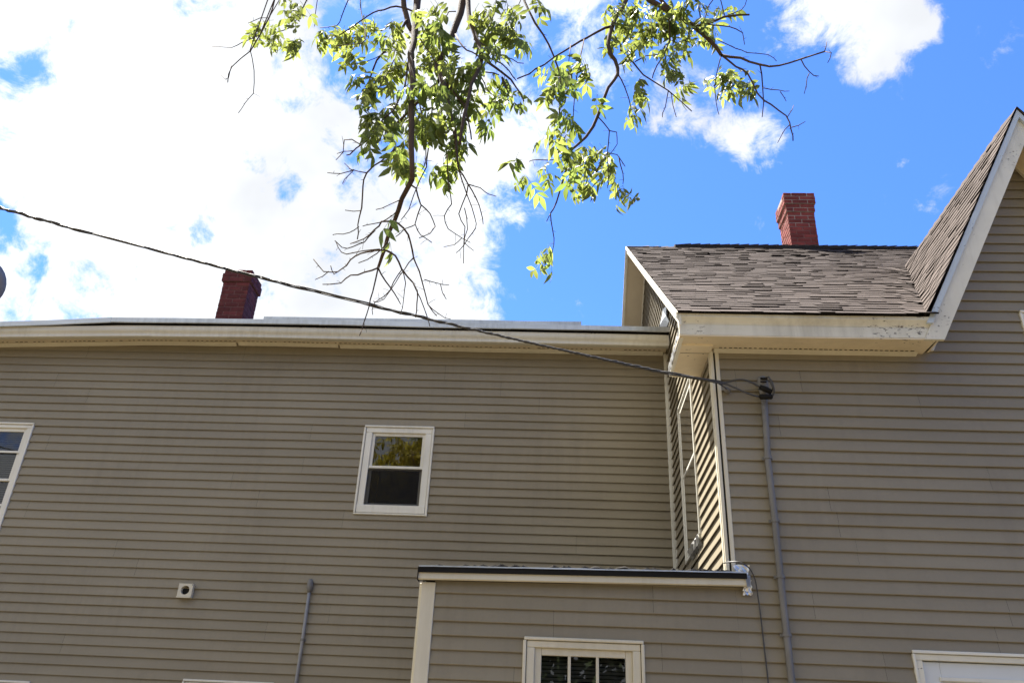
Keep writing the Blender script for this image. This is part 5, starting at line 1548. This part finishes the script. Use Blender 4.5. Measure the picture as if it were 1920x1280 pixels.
# ------------------------------------------------------------------ trees
tr = random.Random(77)


def leaf_mesh(name, mat, r, nl, droop):
    """a pinnate leaf: short stalk and drooping lance-shaped leaflets"""
    m = MB()
    ln = r.uniform(.10, .15)
    stalk = [Vector((0, 0, 0)), Vector((ln * .5, 0, -ln * .06)), Vector((ln, 0, -ln * .22))]
    m.tube(stalk, [.0016, .0013, .0009], 3, caps=False)
    pairs = (nl - 1) // 2
    pos = []
    for k in range(pairs):
        t = .38 + .5 * k / max(1, pairs - 1) if pairs > 1 else .65
        for s in (1, -1):
            pos.append((t, s * r.uniform(.75, 1.15)))
    pos.append((1.0, r.uniform(-.2, .2)))
    for t, ang in pos:
        b = stalk[0].lerp(stalk[2], t) + Vector((0, 0, .004))
        L_ = r.uniform(.068, .105) * (1.05 if abs(ang) < .3 else 1.0)
        W_ = L_ * r.uniform(.17, .22)
        d = Vector((math.cos(ang), math.sin(ang), -droop * r.uniform(.5, 1.5))).normalized()
        sd_ = Vector((-math.sin(ang), math.cos(ang), r.uniform(-.35, .35))).normalized()
        nn = d.cross(sd_).normalized()
        fold = r.uniform(.15, .5)
        vs = []
        prof_ = ((0, 0.06), (.18, .62), (.42, 1.0), (.68, .72), (.88, .30))
        curl = r.uniform(.05, .3)
        for q, w in prof_:
            c = b + d * L_ * q + Vector((0, 0, -1)) * L_ * curl * q * q
            vs += [c + sd_ * W_ * w + nn * W_ * w * fold, c, c - sd_ * W_ * w + nn * W_ * w * fold]
        tip = b + d * L_ + Vector((0, 0, -1)) * L_ * curl
        vs.append(tip)
        fs = []
        for i in range(len(prof_) - 1):
            a = i * 3
            fs += [(a, a + 1, a + 4, a + 3), (a + 1, a + 2, a + 5, a + 4)]
        a = (len(prof_) - 1) * 3
        fs += [(a, a + 1, a + 3), (a + 1, a + 2, a + 3)]
        m.add(vs, fs)
    return m


leaf_src = [leaf_mesh('leaf', M['leaf'], tr, tr.choice((5, 5, 7)), tr.choice((.3, .6, .9))) for _ in range(10)]
leaf_meshes = []
for m_ in leaf_src:
    me = bpy.data.meshes.new('leaf')
    me.from_pydata(m_.v, [], m_.f)
    me.polygons.foreach_set('use_smooth', [True] * len(me.polygons))
    me.materials.append(M['leaf'])
    leaf_meshes.append(me)

tree = empty('tree', (3.2, -3.2, 0))
tag(tree, 'leafy tree with drooping twigs hanging in front of the sky', 'tree')
# trunk and main limbs stand behind the viewer and reach over
trunk_pts = [(3.2, -3.2, 0), (3.15, -3.15, 1.2), (3.2, -3.0, 3.0), (3.05, -2.7, 5.0), (2.8, -2.2, 6.8), (2.6, -1.9, 8.4), (2.7, -2.0, 10.2), (2.6, -2.1, 12.0)]
MB().tube(resample([Vector(p) for p in trunk_pts], .5), [.30 - .27 * i / len(resample([Vector(p) for p in trunk_pts], .5)) for i in range(len(resample([Vector(p) for p in trunk_pts], .5)))], 14).build('trunk', M['bark'], tree, smooth=True)


def limb(pts, r0, r1, name='limb', sides=8):
    q = resample([Vector(p) for p in pts], .25)
    n = len(q)
    return MB().tube(q, [r0 + (r1 - r0) * i / (n - 1) for i in range(n)], sides).build(name, M['bark'], tree, smooth=True)


NODE_A, NODE_B, NODE_C = Vector((-.75, 3.7, 8.2)), Vector((.85, 3.75, 8.3)), Vector((-1.7, 3.9, 8.25))
limb([(2.95, -2.5, 5.9), (2.4, -.6, 7.6), (1.4, 1.6, 8.6), (.2, 3.0, 8.7), tuple(NODE_A), tuple(NODE_C)], .12, .02)
limb([(1.9, .6, 8.25), (1.6, 2.2, 8.7), (1.1, 3.3, 8.6), tuple(NODE_B)], .07, .02)
limb([(2.7, -2.0, 8.0), (1.0, -3.0, 9.6), (-1.0, -3.4, 10.6), (-2.6, -3.6, 11.0)], .09, .02)
limb([(2.7, -2.0, 9.0), (4.2, -1.2, 10.4), (5.2, -.4, 11.2)], .08, .02)
tops = []
for b in BRANCHES:
    pts = [Vector(p[:3]) for p in b]
    rad = [p[3] * (1.1 + .4 * min(1, b[0][3] / .012)) + .0012 for p in b]
    if pts[0].z > 6.35 and rad[0] > 0.0018:
        node = min((NODE_A, NODE_B, NODE_C), key=lambda q: (q - pts[0]).length)
        mid = pts[0].lerp(node, .5) + Vector((tr.uniform(-.1, .1), tr.uniform(-.1, .1), .05))
        pts = [node, mid] + pts
        rad = [rad[0] * 1.25, rad[0] * 1.1] + rad
    for i in range(1, len(rad)):
        rad[i] *= tr.uniform(.93, 1.07)
    sides = 8 if rad[0] > .008 else 5
    mb = MB().tube(pts, rad, sides)
    # short spurs and buds
    for i in range(1, len(pts) - 1):
        if tr.random() < .55 and pts[i].z < 7:
            d = Vector((tr.gauss(0, 1), tr.gauss(0, .6), tr.gauss(-.2, .8))).normalized()
            l = tr.choice((.015, .02, .03, .06))
            mb.tube([pts[i], pts[i] + d * l * .6 + Vector((0, 0, .003)), pts[i] + d * l], [max(.0012, rad[i] * .45), .0014, .0009], 3)
    mb.build('branch' if rad[0] > .006 else 'twig', M['bark'], tree, smooth=True)

# leaves in the picture
all_leaves = []
for x, y, z, r in LEAF_CLUSTERS:
    n = max(1, int(round((r / .056) ** 2 * 3.3)))
    c = Vector((x, y, z))
    for k in range(n):
        off = Vector((tr.gauss(0, .5), tr.gauss(0, .5), tr.gauss(0, .42)))
        if off.length > 1.1: off = off.normalized() * 1.1
        p = c + off * r * .85 + Vector((0, 0, r * .28))
        h = Vector((off.x + tr.gauss(0, .5), off.y + tr.gauss(0, .5), 0))
        if h.length < .05: h = Vector((1, 0, 0))
        h.normalize()
        d = (h * tr.uniform(.35, 1.0) + Vector((0, 0, -1)) * tr.uniform(.25, 1.1)).normalized()
        p = p - d * .045
        roll = tr.gauss(0, .5)
        s_ = tr.uniform(.60, 1.0)
        yv = Vector((0, 0, 1)).cross(d)
        yv = yv.normalized() if yv.length > .05 else Vector((0, 1, 0))
        zv = d.cross(yv)
        R_ = Matrix((d, yv, zv)).transposed().to_4x4() @ Matrix.Rotation(roll, 4, 'X')
        all_leaves.append((p, R_, s_))
all_leaves.sort(key=lambda q: (q[0] - camp).length)
over = MB()
for i, (p, R_, s_) in enumerate(all_leaves):
    mat_ = Matrix.Translation(p) @ R_ @ Matrix.Scale(s_, 4)
    if i < 290:
        o = bpy.data.objects.new('leaf', tr.choice(leaf_meshes))
        COL.objects.link(o)
        o.parent = tree
        o.matrix_parent_inverse = Matrix.Translation(WORLD[tree.name]).inverted()
        o.matrix_basis = mat_
    else:
        src = tr.choice(leaf_src)
        over.add([mat_ @ Vector(v) for v in src.v], src.f)
if over.v:
    o = over.build('foliage', M['leaf'], tree, smooth=True)
    o['kind'] = 'stuff'
print('leaves', len(all_leaves), 'tabs', len(tabs))


def crown(name, parent, centre, size, n, mat, r, clumps=26, s=1.0):
    m = MB()
    cl = []
    for _ in range(clumps):
        a, b, c = r.gauss(0, .5), r.gauss(0, .5), r.gauss(0, .45)
        cl.append(Vector((centre[0] + a * size[0], centre[1] + b * size[1], centre[2] + c * size[2])))
    for i in range(n):
        q = r.choice(cl)
        p = q + Vector((r.gauss(0, .22), r.gauss(0, .22), r.gauss(0, .2))) * s
        h = Vector((r.gauss(0, 1), r.gauss(0, 1), r.uniform(-1.2, .1))).normalized()
        yv = Vector((0, 0, 1)).cross(h)
        yv = yv.normalized() if yv.length > .05 else Vector((0, 1, 0))
        R_ = Matrix((h, yv, h.cross(yv))).transposed().to_4x4()
        mt = Matrix.Translation(p) @ R_ @ Matrix.Scale(r.uniform(.9, 1.4) * s, 4)
        src = leaf_src[r.randrange(3)]
        m.add([mt @ Vector(v) for v in src.v], src.f)
    me = bpy.data.meshes.new(name)
    me.from_pydata(m.v, [], m.f)
    me.materials.append(mat)
    o = put(name, me, parent)
    o['kind'] = 'stuff'
    return o


crown('crown', tree, (2.4, -1.4, 10.6), (2.2, 2.0, 1.3), 420, M['leaf'], random.Random(5), 30)

# a second tree further behind the viewer; the small window mirrors it
t2 = empty('tree', (-3.4, -8.5, 0))
tag(t2, 'yellow-green tree behind the viewer, seen only mirrored in the small window', 'tree')
q = resample([Vector(p) for p in ((-3.4, -8.5, 0), (-3.35, -8.4, 2.5), (-3.6, -8.3, 5), (-3.9, -8.2, 8), (-4.0, -8.1, 10.2))], .5)
MB().tube(q, [.24 - .21 * i / len(q) for i in range(len(q))], 12).build('trunk', M['bark'], t2, smooth=True)
for e_ in ((-6.3, -7.6, 9.0), (-1.9, -7.9, 9.2), (-4.6, -6.2, 10.4), (-3.2, -9.8, 9.9)):
    s0 = Vector((-3.6, -8.3, 5.2))
    v = Vector(e_)
    MB().tube([s0, s0.lerp(v, .5) + Vector((0, 0, .5)), v], [.09, .05, .015], 8).build('limb', M['bark'], t2, smooth=True)
crown('crown', t2, (-3.5, -7.8, 9.8), (2.6, 1.3, 1.6), 3000, M['leaf_yellow'], random.Random(6), 46, 1.7)

# unseen belt of trees added behind the viewer to cut low sky light
tb = MB()
r_ = random.Random(40)
for i in range(18):
    cx, cy, top = -22 + (i % 9) * 5.4 + (2.7 if i > 8 else 0) + r_.uniform(-1, 1), -18 - (5 if i > 8 else 0) + r_.uniform(-2, 2), r_.uniform(8.5, 12)
    tb.tube([(cx, cy, 0), (cx + .2, cy, top * .4), (cx, cy, top * .8)], [.28, .2, .06], 8)
    for k in range(1900):
        z = top * (.04 + .96 * r_.random())
        f = 1.0 - abs(z / top - .5) * 1.1
        a = r_.uniform(0, 6.28)
        q = 3.0 * f * math.sqrt(r_.random())
        p = Vector((cx + q * math.cos(a), cy + q * math.sin(a), z))
        e1 = Vector((r_.gauss(0, 1), r_.gauss(0, 1), r_.gauss(0, .7))).normalized()
        e2 = e1.orthogonal().normalized()
        w = r_.uniform(.14, .34)
        tb.add([p - e1 * w, p + e2 * w * .5, p + e1 * w, p - e2 * w * .5], [(0, 1, 2, 3)])
me = bpy.data.meshes.new('added_tree_belt')
me.from_pydata(tb.v, [], tb.f)
me.materials.append(material('dark_foliage', (0.035, 0.055, 0.014), 0.8, 0.4, 0.7, island=0.3))
tag(put('added_tree_belt', me), 'unseen belt of dark green trees added behind the viewer to block low sky light', 'trees', kind='stuff')
